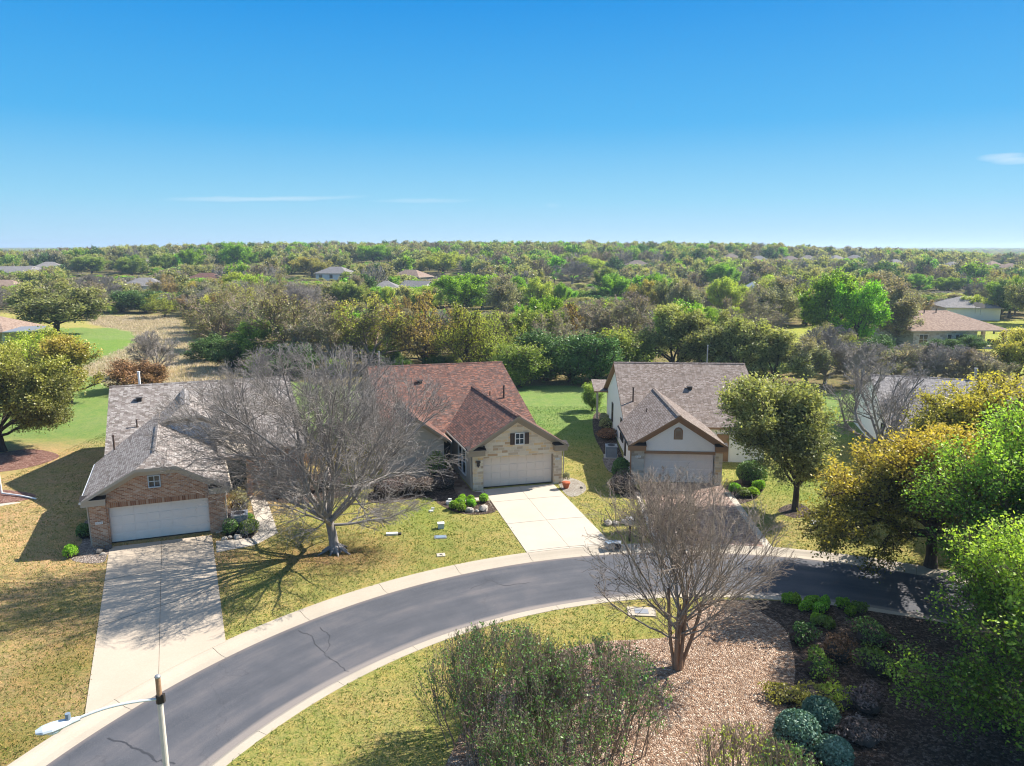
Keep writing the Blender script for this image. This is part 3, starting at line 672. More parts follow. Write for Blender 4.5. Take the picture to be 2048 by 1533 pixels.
def number_plate(h, u, z, w, wd=.36, ht=.13, marks='111'):
    mb = MB(); mb.box(u - wd / 2, u + wd / 2, w - .03, w - .003, z - ht / 2, z + ht / 2, h.t)
    n = len(marks)
    for i in range(n):
        x = u - wd * .28 + wd * .56 * i / (n - 1); mb.box(x - .018, x + .018, w - .034, w - .031, z - ht * .3, z + ht * .3, h.t, 1)
    return h.add(mb, 'number_plate', [M['white'], M['metal']])

# ---- house with the brown-red roof and limestone garage
h2 = House(G(946, 981), 14.5, 18.5, 'limestone_house', 'house with red-brown shingle roof and cream limestone garage front, middle of the three')
def house2():
    h = h2; s_ = .411; RZ, RW = 6.42, 14.35; EW = 5.3; EZ = RZ - s_ * (RW - EW); UL, UR = -4.9, 6.5
    zz = lambda w: RZ - s_ * (RW - w)
    wz, wp, wl, wr = 2.87, 5.05, -.4, 6.48; wm = 3.04
    gz, gp, gl, gr, gm = 2.73, 4.5, -5.5, -.74, -3.12
    wi = lambda z: RW - (RZ - z) / s_
    h.roof([[(UL, EW, EZ), (UR, EW, EZ), (UR, RW, RZ), (UL, RW, RZ)], [(UR, 2 * RW - EW, EZ), (UL, 2 * RW - EW, EZ), (UL, RW, RZ), (UR, RW, RZ)],
            [(wl, -.5, wz), (wm, -.5, wp), (wm, wi(wp), wp), (wl, wi(wz), wz)], [(wm, -.5, wp), (wr, -.5, wz), (wr, wi(wz), wz), (wm, wi(wp), wp)],
            [(gl, 2.9, gz), (gm, 2.9, gp), (gm, wi(gp), gp), (gl, wi(gz), gz)], [(gm, 2.9, gp), (gr, 2.9, gz), (gr, wi(gz), gz), (gm, wi(gp), gp)]], M['roof_red'], M['trim_tan'])
    h.ridgecap((UL, RW, RZ), (UR, RW, RZ), M['roof_red']); h.ridgecap((wm, -.5, wp), (wm, wi(wp), wp), M['roof_red']); h.ridgecap((gm, 2.9, gp), (gm, wi(gp), gp), M['roof_red'])
    th_ = .2; top = lambda u: min(wz + (wp - wz) * (u - wl) / (wm - wl), wz + (wp - wz) * (wr - u) / (wr - wm)) - .18
    st = MB(); D0, D1, DH = .72, 5.62, 2.16
    h.wallpoly(st, [(0, 0, 0), (D0, 0, 0), (D0, 0, top(D0)), (0, 0, top(0))]); h.wallpoly(st, [(D1, 0, 0), (6.2, 0, 0), (6.2, 0, top(6.2)), (D1, 0, top(D1))])
    h.wallpoly(st, [(D0, 0, DH), (D1, 0, DH), (D1, 0, top(D1)), (wm, 0, top(wm)), (D0, 0, top(D0))])
    for u in (D0, D1): h.wallpoly(st, [(u, 0, 0), (u, .3, 0), (u, .3, DH), (u, 0, DH)], 1)
    h.wallpoly(st, [(D0, 0, DH), (D1, 0, DH), (D1, .3, DH), (D0, .3, DH)], 1)
    # pillars stand 6 cm proud
    for a, b in ((-.03, D0 - .04), (D1 + .04, 6.23)): st.box(a, b, -.09, -.004, 0, 2.42, h.t)
    h.add(st, 'stone_front', [M['stone'], M['trim_tan']])
    ws = MB()
    h.wallpoly(ws, [(0, 0.002, 0), (0, 5.8, 0), (0, 5.8, 2.7), (0, .002, 2.7)]); h.wallpoly(ws, [(6.2, 0.002, 0), (6.2, 22.8, 0), (6.2, 22.8, 2.6), (6.2, RW, RZ - .2), (6.2, 5.8, 2.7), (6.2, .002, 2.7)])
    h.wallpoly(ws, [(-1.15, 5.8, 0), (0, 5.8, 0), (0, 5.8, 2.7), (-1.15, 5.8, 2.7)])
    h.wallpoly(ws, [(-1.15, 3.35, 0), (-1.15, 5.8, 0), (-1.15, 5.8, 2.7), (-1.15, 3.35, 2.7)])
    h.wallpoly(ws, [(-5.1, 3.35, 0), (-1.15, 3.35, 0), (-1.15, 3.35, 2.75), (gm, 3.35, gp - .2), (-5.1, 3.35, 2.75)])
    h.wallpoly(ws, [(-5.1, 3.35, 0), (-5.1, 5.8, 0), (-5.1, 5.8, 2.7), (-5.1, 3.35, 2.7)]); h.wallpoly(ws, [(-4.6, 5.8, 0), (-4.6, 22.8, 0), (-4.6, 22.8, 2.6), (-4.6, RW, RZ - .2), (-4.6, 5.8, 2.7)])
    h.wallpoly(ws, [(-4.6, 22.8, 0), (6.2, 22.8, 0), (6.2, 22.8, 2.7), (-4.6, 22.8, 2.7)])
    h.add(ws, 'wall', [M['stucco_tan']])
    h.garage(D0, D1, DH, .3, M['door_b'])
    h.rake([(wl + .25, wz + .0), (wm, wp - .17), (wr - .25, wz)], -.0, M['trim_tan'], .36, .12)
    h.rake([(gl + .2, gz), (gm, gp - .16), (gr - .2, gz)], 3.35, M['trim_tan'], .25, .08)
    # cornice returns on top of the pillars
    for a, b in ((-.42, D0 + .03), (D1 - .03, 6.5)):
        c = MB()
        c.box(a, b, -.42, -.092, 2.43, 2.78, h.t); c.box(a - .05, b + .05, -.5, -.06, 2.781, 2.85, h.t)
        c.hexa(h.pl([(a - .05, -.5, 2.852), (b + .05, -.5, 2.852), (b + .05, .02, 2.852), (a - .05, .02, 2.852), (a - .05, -.5, 2.86), (b + .05, -.5, 2.86), (b + .05, .02, 3.06), (a - .05, .02, 3.06)]), 1)
        h.add(c, 'cornice_return', [M['trim_tan'], M['dark']])
    h.gwindow('w', 2.96, 3.5, 3.02, 3.72, -.004, -1, (1, 1))
    for a, b in ((2.58, 2.88), (3.58, 3.88)):
        sh = MB()
        sh.box(a, b, -.06, -.004, 2.98, 3.76, h.t)
        for k in range(9): sh.box(a + .03, b - .03, -.075, -.062, 3.02 + k * .08, 3.06 + k * .08, h.t)
        h.add(sh, 'shutter', [M['shutter']])
    for a in (1.7, 2.75): h.gwindow('u', a, a + .85, .55, 2.3, -.004, -1, (0, 1), name='side_window')
    l = MB(); l.box(.25, .41, -.26, -.1, 1.72, 1.98, h.t); l.box(.2, .46, -.3, -.095, 1.981, 2.02, h.t); l.box(.29, .37, -.22, -.1, 1.62, 1.719, h.t); h.add(l, 'wall_lantern', [M['dark']])
    number_plate(h, 5.92, 1.78, -.09, .34, .12)
    dr = MB(); dr.box(-.95, -.12, 5.74, 5.79, .05, 2.2, h.t); dr.box(-.85, -.22, 5.72, 5.738, .2, 2.0, h.t); h.add(dr, 'front_door', [M['dark']])
    h.turtle(-1.1, RW - 2.6, zz(RW - 2.6) + .02); h.pipe(3.95, 9.3, zz(9.3), .45, .05, M['shutter']); h.pipe(5.05, 9.2, zz(9.2), .95, .07, M['shutter'], 'flue_pipe')
    h.pipe(5.95, 1.1, wz + .15, .12, .05, M['shutter']) if False else None
    h.gutter((wl - .04, -.5, wz - .1), (wl - .04, wi(wz), wz - .1)); h.gutter((gr + .03, 2.9, gz - .08), (gr + .03, wi(gz), gz - .08))
    h.gutter((wr + .04, -.5, wz - .1), (wr + .04, 6, wz - .1))
    h.spout([(6.42, -.35, 2.7), (6.3, -.2, 2.45), (6.3, -.14, .2), (6.32, -.4, .08)])
    h.spout([(-.1, .25, 2.65), (-.08, .1, .1)])
    h.pipe(-3.4, RW + 3.6, zz(RW) - 1.6, 2.3, .07, M['metal'], 'flue_pipe')
house2()

# ---- brick house with clipped gables on the left
h1 = House(G(187, 1095), 20, 24, 'brick_house', 'red brick house with taupe shingle roof and clipped gables, left of the big bare tree')
def house1():
    h = h1; RZ, RW, s_, EW = 6.25, 15.4, .43, 7.35; EZ = RZ - s_ * (RW - EW); zz = lambda w: RZ - s_ * (RW - w); wi = lambda z: RW - (RZ - z) / s_
    wl, wr, wm, wz, wp = -.32, 7.12, 3.4, 2.77, 4.83; cu0, cu1, cz = 2.4, 4.42, 4.27; k = (wp - wz) / (wm - wl)
    g0, gm, g1, gp, gk = .45, 5.05, 9.75, 5.87, .66; gz = 2.8; gw = 8.0; ca, cb_, ccz = 4.05, 6.05, 5.21
    UL, UR = .15, 12.5
    # the rear gable's left slope dies into the lower wing's ridge line
    h.roof([[(UL, EW, EZ), (UR, EW, EZ), (UR, RW, RZ), (UL, RW, RZ)], [(UR, 2 * RW - EW, EZ), (UL, 2 * RW - EW, EZ), (UL, RW, RZ), (UR, RW, RZ)],
            [(wl, -.5, wz), (cu0, -.5, cz), (wm, 1.05, wp), (wm, wi(wp), wp), (wl, wi(wz), wz)], [(cu0, -.5, cz), (cu1, -.5, cz), (wm, 1.05, wp)],
            [(cu1, -.5, cz), (wr, -.5, wz), (wr, gw + .3, wz), (wm, gw + .3, wp), (wm, 1.05, wp)],
            [(gm, gw + 1.0, gp), (gm, wi(gp), gp), (g0, wi(gz) - .1, gz), (g0 + 2.93, gw, gp - gk * (gm - g0 - 2.93)), (ca, gw, ccz)], [(ca, gw, ccz), (cb_, gw, ccz), (gm, gw + 1.0, gp)],
            [(cb_, gw, ccz), (g1, gw, gp - gk * (g1 - gm)), (g1, wi(gp - gk * (g1 - gm)) + .3, gp - gk * (g1 - gm)), (gm, wi(gp), gp), (gm, gw + 1.0, gp)],
            [(wr - .35, 5.5, 2.9), (9.15, 5.5, 2.9), (9.15, 8.3, 3.1), (wr - .35, 8.3, 3.9)]], M['roof_grey'], M['trim_cream'])
    h.ridgecap((UL, RW, RZ), (UR, RW, RZ), M['roof_grey']); h.ridgecap((gm, gw + 1.0, gp), (gm, wi(gp), gp), M['roof_far'], .3)
    h.ridgecap((wm, 1.05, wp), (wm, gw, wp), M['roof_grey'])
    top = lambda u: min(wz + k * (u - wl), wz + k * (wr - u), cz) - .17
    b = MB(); D0, D1, DH = .88, 5.92, 2.12
    h.wallpoly(b, [(0, 0, 0), (D0, 0, 0), (D0, 0, top(D0)), (0, 0, top(0))]); h.wallpoly(b, [(D1, 0, 0), (6.75, 0, 0), (6.75, 0, top(6.75)), (D1, 0, top(D1))])
    h.wallpoly(b, [(D0, 0, DH + .3), (D1, 0, DH + .3), (D1, 0, top(D1)), (cu1, 0, top(cu1)), (cu0, 0, top(cu0)), (D0, 0, top(D0))]); h.wallpoly(b, [(D0, 0, DH), (D1, 0, DH), (D1, 0, DH + .3), (D0, 0, DH + .3)], 1)
    for u in (D0, D1): h.wallpoly(b, [(u, 0, 0), (u, .28, 0), (u, .28, DH), (u, 0, DH)])
    h.wallpoly(b, [(D0, 0, DH), (D1, 0, DH), (D1, .28, DH), (D0, .28, DH)], 2)
    b.box(-.03, D0 - .1, -.07, -.004, 0, 2.4, h.t); b.box(D1 + .1, 6.78, -.07, -.004, 0, 2.4, h.t)
    h.add(b, 'brick_front', [M['brick'], M['soldier'], M['trim_cream']])
    w = MB(); h.wallpoly(w, [(0, .002, 0), (0, 23, 0), (0, 23, 2.7), (0, 8, 2.7), (0, .002, 2.7)])
    h.wallpoly(w, [(.5, 7.6, 2.6), (.5, 23, 2.6), (.5, RW, RZ - .2)])
    h.wallpoly(w, [(6.75, .002, 0), (6.75, 6, 0), (6.75, 6, 2.7), (6.75, .002, 2.7)]); h.wallpoly(w, [(6.75, 6, 0), (7.25, 6, 0), (7.25, 6, 2.85), (6.75, 6, 2.85)])
    h.wallpoly(w, [(8.4, 6, 0), (8.75, 6, 0), (8.75, 6, 2.85), (8.4, 6, 2.85)]); h.wallpoly(w, [(7.25, 6, 0), (8.4, 6, 0), (8.4, 6, .25), (7.25, 6, .25)]); h.wallpoly(w, [(7.25, 6, 2.6), (8.4, 6, 2.6), (8.4, 6, 2.85), (7.25, 6, 2.85)])
    h.wallpoly(w, [(8.75, 6, 0), (8.75, 8.4, 0), (8.75, 8.4, 2.9), (8.75, 6, 2.9)]); h.wallpoly(w, [(8.75, 8.4, 0), (12.2, 8.4, 0), (12.2, 8.4, 2.75), (8.75, 8.4, 2.75)])
    h.wallpoly(w, [(12.2, 8.4, 0), (12.2, 23, 0), (12.2, 23, 2.6), (12.2, RW, RZ - .2), (12.2, 8.4, 2.8)]); h.wallpoly(w, [(0, 23, 0), (12.2, 23, 0), (12.2, 23, 2.7), (0, 23, 2.7)])
    h.add(w, 'wall', [M['brick']])
    g = MB(); h.wallpoly(g, [(3.4, 8.35, 3.5), (9.3, 8.35, 2.8), (cb_, 8.35, ccz - .15), (ca, 8.35, ccz - .15), (3.4, 8.35, 4.7)]); h.add(g, 'gable_siding', [M['siding']])
    h.rake([(3.45, 4.62), (ca, ccz - .14), (cb_, ccz - .14), (g1 - .3, 2.9)], 8.3, M['trim_tan'], .3, .1)
    h.rake([(wl + .3, wz + .02), (cu0, cz - .15), (cu1, cz - .15), (wr - .3, wz + .02)], 0, M['trim_cream'], .34, .12)
    for a, bb in ((-.36, D0 - .06), (D1 + .06, 7.1)):
        c = MB(); c.box(a, bb, -.4, -.073, 2.41, 2.72, h.t); c.box(a - .03, bb + .03, -.48, -.05, 2.721, 2.78, h.t)
        c.hexa(h.pl([(a - .03, -.48, 2.782), (bb + .03, -.48, 2.782), (bb + .03, .02, 2.782), (a - .03, .02, 2.782), (a - .03, -.48, 2.79), (bb + .03, -.48, 2.79), (bb + .03, .02, 2.95), (a - .03, .02, 2.95)]), 1)
        h.add(c, 'cornice_return', [M['trim_cream'], M['dark']])
    h.garage(D0, D1, DH, .28, M['door_w'])
    h.gwindow('w', 3.0, 3.52, 3.1, 3.68, -.004, -1, (1, 1), frame=M['lamp'])
    h.gwindow('w', 7.25, 8.4, .3, 2.55, 5.98, -1, (0, 1), name='tall_window', frame=M['trim_cream'])
    number_plate(h, .4, 1.36, -.07)
    h.gutter((wl - .04, -.5, wz - .1), (wl - .04, wi(wz), wz - .1), .065, M['white']); h.gutter((wr + .04, -.5, wz - .1), (wr + .04, 5.6, wz - .1))
    h.spout([(-.3, -.1, 2.62), (-.1, .05, 2.35), (-.06, .05, .1)]); h.spout([(7.0, -.2, 2.6), (6.84, -.05, 2.35), (6.84, -.05, .15), (6.2, -.35, .1)])
    h.turtle(2.1, RW - 1.9, zz(RW - 1.9) + .02); h.pipe(2.0, 10.6, zz(10.6), .45, .05, M['shutter']); h.pipe(-.0 + .75, 8.0, zz(8.0) + .25, .95, .06, M['shutter'], 'flue_pipe'); h.pipe(1.3, 7.6, zz(8.2), .35, .04, M['shutter'])
    h.pipe(2.0, RW + 2.0, RZ - .9, 1.5, .09, M['white'], 'flue_pipe')
    dr = MB(); dr.box(10.0, 10.9, 8.33, 8.39, .05, 2.2, h.t); h.add(dr, 'front_door', [M['dark']])
house1()

# ---- white stucco house on the right
h3 = House(G(1262, 967), -4, -.8, 'stucco_house', 'white stucco house with brown trim and brown-grey roof, right of the limestone garage')
def house3():
    h = h3; RZ, RW, s_, EW = 6.5, 12.9, .493, 5.35; EZ = RZ - s_ * (RW - EW); zz = lambda w: RZ - s_ * (RW - w); wi = lambda z: RW - (RZ - z) / s_
    wl, wr, wm, wz, wp = -.26, 6.35, 3.08, 2.83, 4.92; UL, UR = .2, 11.1
    h.roof([[(UL, EW, EZ), (UR, EW, EZ), (UR, RW, RZ), (UL, RW, RZ)], [(UR, 20.4, EZ), (UL, 20.4, EZ), (UL, RW, RZ), (UR, RW, RZ)],
            [(wl, -.4, wz), (wm, -.4, wp), (wm, wi(wp), wp), (wl, wi(wz), wz)], [(wm, -.4, wp), (wr, -.4, wz), (wr, wi(wz), wz), (wm, wi(wp), wp)]], M['roof_brown'], M['trim_brown'])
    h.ridgecap((UL, RW, RZ), (UR, RW, RZ), M['roof_brown']); h.ridgecap((wm, -.4, wp), (wm, wi(wp), wp), M['roof_brown'])
    k = (wp - wz) / (wm - wl); top = lambda u: min(wz + k * (u - wl), wz + (wp - wz) * (wr - u) / (wr - wm)) - .17
    D0, D1, DH = .86, 5.6, 2.3
    b = MB(); h.wallpoly(b, [(D0, 0, DH), (D1, 0, DH), (D1, 0, top(D1)), (wm, 0, top(wm)), (D0, 0, top(D0))])
    h.wallpoly(b, [(0, 0, 2.0), (D0, 0, 2.0), (D0, 0, top(D0)), (0, 0, top(0))]); h.wallpoly(b, [(D1, 0, 2.0), (6.1, 0, 2.0), (6.1, 0, top(6.1)), (D1, 0, top(D1))])
    h.wallpoly(b, [(.25, 0, 0), (.25, 5.7, 0), (.25, 5.7, 2.7), (.25, 0, 2.7)]); h.wallpoly(b, [(.55, 5.7, 0), (.55, 20, 0), (.55, 20, 2.7), (.55, RW, RZ - .22), (.55, 5.7, 2.75)]); h.wallpoly(b, [(.25, 5.7, 0), (.55, 5.7, 0), (.55, 5.7, 2.7), (.25, 5.7, 2.7)])
    h.wallpoly(b, [(6.1, 0, 0), (6.1, 5.7, 0), (6.1, 5.7, 2.7), (6.1, 0, 2.7)]); h.wallpoly(b, [(6.1, 5.7, 0), (10.8, 5.7, 0), (10.8, 5.7, 2.7), (6.1, 5.7, 2.7)])
    h.wallpoly(b, [(10.8, 5.7, 0), (10.8, 20, 0), (10.8, 20, 2.7), (10.8, RW, RZ - .22), (10.8, 5.7, 2.7)]); h.wallpoly(b, [(.55, 20, 0), (10.8, 20, 0), (10.8, 20, 2.7), (.55, 20, 2.7)])
    h.add(b, 'wall', [M['stucco']])
    s2 = MB(); s2.box(-.02, D0 - .03, -.08, .24, 0, 2.42, h.t); h.add(s2, 'stone_pillar', [M['stone_pale']])
    s3 = MB(); s3.box(D1 + .03, 6.12, -.08, .24, 0, 2.42, h.t); h.add(s3, 'stone_pillar', [M['stone']])
    h.garage(D0, D1, 2.16, .3, M['door_w'])
    t_ = MB(); t_.box(D0 - .02, D1 + .02, -.05, .3, 2.165, 2.36, h.t); h.add(t_, 'door_trim', [M['trim_brown']])
    for a, bb in ((-.3, D0 + .04), (D1 - .04, 6.36)):
        c = MB(); c.box(a, bb, -.36, -.085, 2.43, 2.74, h.t); c.box(a - .02, bb + .02, -.42, -.05, 2.741, 2.8, h.t)
        c.hexa(h.pl([(a - .02, -.42, 2.802), (bb + .02, -.42, 2.802), (bb + .02, .0, 2.802), (a - .02, .0, 2.802), (a - .02, -.42, 2.81), (bb + .02, -.42, 2.81), (bb + .02, -.002, 3.0), (a - .02, -.002, 3.0)]), 1)
        h.add(c, 'cornice_return', [M['trim_brown'], M['dark']])
    h.rake([(wl + .28, wz + .0), (wm, wp - .17), (wr - .28, wz)], 0, M['trim_brown'], .34, .11)
    # arched louvre vent
    v = MB(); u0, u1, z0, z1 = 2.86, 3.32, 3.25, 3.72
    pts = [(u0, z0), (u1, z0), (u1, z1)] + [((u0 + u1) / 2 + .23 * math.cos(a), z1 + .23 * math.sin(a)) for a in np.linspace(.2, math.pi - .2, 7)] + [(u0, z1)]
    f_ = [(((u - 3.09) * 1.3 + 3.09), (z - 3.55) * 1.22 + 3.55) for u, z in pts]
    for P, d, mi in ((f_, .03, 0), (pts, .05, 1)):
        F_ = [h.t(u, -d, z) for u, z in P]; B_ = [h.t(u, -.003, z) for u, z in P]; v.poly(F_, mi)
        for i in range(len(P)): j = (i + 1) % len(P); v.poly([F_[i], F_[j], B_[j], B_[i]], mi)
    for q in range(7): v.box(u0 + .03, u1 - .03, -.065, -.052, z0 + .03 + q * .08, z0 + .075 + q * .08, h.t, 0)
    h.add(v, 'gable_vent', [M['trim_brown'], M['trim_tan']])
    for w_ in (8.2, 9.1): h.gwindow('u', w_, w_ + .72, .75, 2.35, .546, -1, (0, 1), frame=M['shutter'], name='side_window')
    h.gwindow('u', 15.0, 15.8, .9, 2.4, .546, -1, (0, 1), frame=M['shutter'], name='side_window'); h.gwindow('u', 4.6, 5.0, .7, 2.5, .246, -1, (0, 1), frame=M['shutter'], name='side_window')
    number_plate(h, .42, 1.95, -.08)
    h.gutter((wl - .03, -.4, wz - .1), (wl - .03, wi(wz), wz - .1), .05, M['dark']); h.spout([(-.22, -.3, 2.7), (-.1, -.15, 2.45), (-.08, -.12, .15)], M['trim_brown'], .05)
    h.pipe(1.2, 8.1, zz(8.1), 1.05, .06, M['shutter'], 'flue_pipe'); h.turtle(5.9, 9.6, zz(9.6) + .02); h.pipe(1.7, 4.6, 4.05, .3, .04, M['shutter']); h.pipe(8.3, RW + 1.2, RZ - .6, 1.9, .05, M['metal'], 'flue_pipe')
    # rear porch
    p = MB(); p.slab(h.pl([(-.75, 19.2, 2.75), (.7, 19.2, 2.75), (.7, 22.5, 3.3), (-.75, 22.5, 3.3)]), .12, 0, 1); h.add(p, 'porch_roof', [M['roof_brown'], M['trim_brown']])
    q = MB(); q.box(-.5, -.32, 19.5, 19.7, 0, 2.66, h.t); h.add(q, 'porch_post', [M['trim_cream']])
    dr = MB(); dr.box(7.2, 8.1, 5.62, 5.69, .05, 2.2, h.t); h.add(dr, 'front_door', [M['trim_brown']])
house3()

# ---- half-hidden white house at the right edge
def house4():
    A = G(1775, 922); B = G(1722, 862); du = -20; ang = math.degrees(math.atan2(B[1] - A[1], B[0] - A[0])) - 90
    h = House(A, du, ang, 'stucco_house', 'white-walled house with grey roof half hidden behind the golden oak at the right')
    L = math.dist(A, B); D = L + 3.5; m = D / 2; RZ = 5.6
    h.roof([[(-.35, -.5, 2.7), (14, -.5, 2.7), (14, m, RZ), (-.35, m, RZ)], [(14, D + .5, 2.7), (-.35, D + .5, 2.7), (-.35, m, RZ), (14, m, RZ)]], M['roof_far'], M['trim_tan'])
    h.ridgecap((-.35, m, RZ), (14, m, RZ), M['roof_grey'])
    w = MB(); w.poly(h.pl([(0, 0, 0), (0, D, 0), (0, D, 2.7), (0, m, RZ - .25), (0, 0, 2.7)])); w.poly(h.pl([(0, 0, 0), (13.7, 0, 0), (13.7, 0, 2.7), (0, 0, 2.7)])); w.poly(h.pl([(13.7, 0, 0), (13.7, D, 0), (13.7, D, 2.7), (13.7, m, RZ - .25), (13.7, 0, 2.7)])); w.poly(h.pl([(0, D, 0), (13.7, D, 0), (13.7, D, 2.7), (0, D, 2.7)]))
    h.add(w, 'wall', [M['stucco']]); h.gwindow('u', 2.0, 2.7, .8, 2.3, -.004, -1, (0, 1), frame=M['shutter'], name='side_window'); h.gwindow('u', .5, 1.0, .6, 2.2, -.004, -1, (0, 1), frame=M['shutter'], name='side_window')
    h.pipe(7.5, m + .6, RZ - .3, 1.1, .11, M['metal'], 'flue_pipe')
house4()

# ---- distant houses
def far_house(px, py, L_, D_, rot, roofm, wallm, label, z0=None, hip=True, eave=2.7, rise=2.6, wins=3, name='distant_house', base_is_roof=True):
    """py = photo row of the ridge"""
    x, y = THIT(px, py, eave + rise); zg = th(x, y)
    h = House((x, y), rot, rot, name, label); h.root.location.z = 0
    tt = h.t; h.t = lambda u, w, z: tt(u - L_ / 2, w - D_ / 2, z + zg)
    ov = .5; i = D_ / 2 if hip else -ov
    a, b, c_, d = (-ov, -ov, eave), (L_ + ov, -ov, eave), (L_ + ov, D_ + ov, eave), (-ov, D_ + ov, eave); r0, r1 = (i, D_ / 2, eave + rise), (L_ - i, D_ / 2, eave + rise)
    h.roof([[a, b, r1, r0], [c_, d, r0, r1]] + ([[d, a, r0], [b, c_, r1]] if hip else []), roofm, M['trim_cream'])
    w = MB(); q = [(0, 0), (L_, 0), (L_, D_), (0, D_)]
    for k in range(4):
        A, B = q[k], q[(k + 1) % 4]
        P = [(*A, -1), (*B, -1), (*B, eave)] + ([((A[0] + B[0]) / 2, D_ / 2, eave + rise - .25)] if (not hip and k in (1, 3)) else []) + [(*A, eave)]
        w.poly(h.pl(P))
    h.add(w, 'wall', [wallm])
    for k in range(wins):
        u = L_ * (k + .5) / wins; h.gwindow('w', u - .7, u + .7, .8, 2.2, -.004, -1, (1, 0))
    return h, (px, py, x, y, L_ / 2 + 1)
FARH = []
def fh(*a, **k):
    r = far_house(*a, **k); FARH.append(r[1]); return r[0]
fh(25, 533, 16, 10, 8, M['roof_far'], M['white'], 'white house with grey gabled roof at the far left edge', hip=False)
fh(62, 532, 11, 10, -12, M['roof_far'], M['white'], 'white house with grey hip roof at the far left, beside the gabled one')
fh(98, 524, 12, 9, 20, M['roof_far'], M['stucco'], 'pale grey-roofed house peeking behind the far left houses')
fh(5, 560, 14, 9, 10, M['roof_tan'], M['stucco_tan'], 'house with salmon tiled roof cut by the left edge behind the oak')
fh(290, 556, 13, 9, 5, M['roof_far'], M['stucco'], 'pale house seen through the grey bare trees above the meadow')
fh(288, 518, 9, 8, 40, M['roof_far'], M['white'], 'small white gabled house near the horizon on the left', hip=False)
fh(412, 546, 14, 10, 5, M['roof_red'], M['stucco_tan'], 'house with brown-red roof among bare trees left of centre')
fh(672, 534, 14, 9, -15, M['roof_far'], M['white'], 'grey-roofed white house in the trees left of the tan roof')
fh(772, 562, 10, 9, 0, M['roof_far'], M['white'], 'white-fronted grey-roofed house, left one of the pair in the wood')
fh(835, 562, 9, 9, -28, M['roof_far'], M['white'], 'white gabled grey-roofed house, right one of the pair in the wood', hip=False)
fh(822, 540, 14, 9, -30, M['roof_tan'], M['stucco_tan'], 'house with tan sloping roof rising behind the white gables')
fh(1507, 563, 7, 7, 60, m_plain('blue_grey_metal_roof', (.3, .34, .4), .5), M['stucco'], 'small house with blue-grey roof between bright green trees')
fh(1275, 521, 12, 9, 0, M['roof_brown'], M['stucco_tan'], 'house with brown roof just under the horizon right of centre')
fh(1098, 496, 12, 9, 0, M['roof_far'], M['stucco'], 'pale house on the low rise in the centre')
for i, (px, py, rot, rm, lb) in enumerate(((1462, 508, 10, 'roof_brown', 'brown hip-roofed house, leftmost of the far row on the right'), (1518, 512, 0, 'roof_far', 'long pale-roofed house, second of the far row on the right'), (1545, 512, -15, 'roof_brown', 'brownish house touching the long pale-roofed one'),
        (1580, 512, 8, 'roof_brown', 'low brown roof, third group of the far row'), (1616, 511, -8, 'roof_grey', 'taupe roof left of the bluish trees in the far row'), (1672, 511, 20, 'roof_far', 'pale gabled house in the middle of the far row'), (1710, 510, -10, 'roof_far', 'large pale hip roof in the middle of the far row'),
        (1745, 516, 5, 'roof_brown', 'small brown roof right of the large pale hip roof'), (1790, 519, 12, 'roof_far', 'pale roof above the green hedge in the far row'), (1812, 520, -5, 'roof_grey', 'taupe roof beside the pale roof above the hedge'),
        (1905, 524, 0, 'roof_far', 'long grey roof near the right end of the far row'), (1985, 523, 15, 'roof_tan', 'tan hip-roofed house near the right edge under the horizon'), (2020, 527, -12, 'roof_tan', 'tan house at the right edge under the horizon'))):
    if i in (2, 7, 9): continue
    fh(px, py, 10 + (i * 5) % 5, 8, rot, M[rm], M['stucco'] if i % 2 else M['white'], lb, rise=2.6, wins=4)
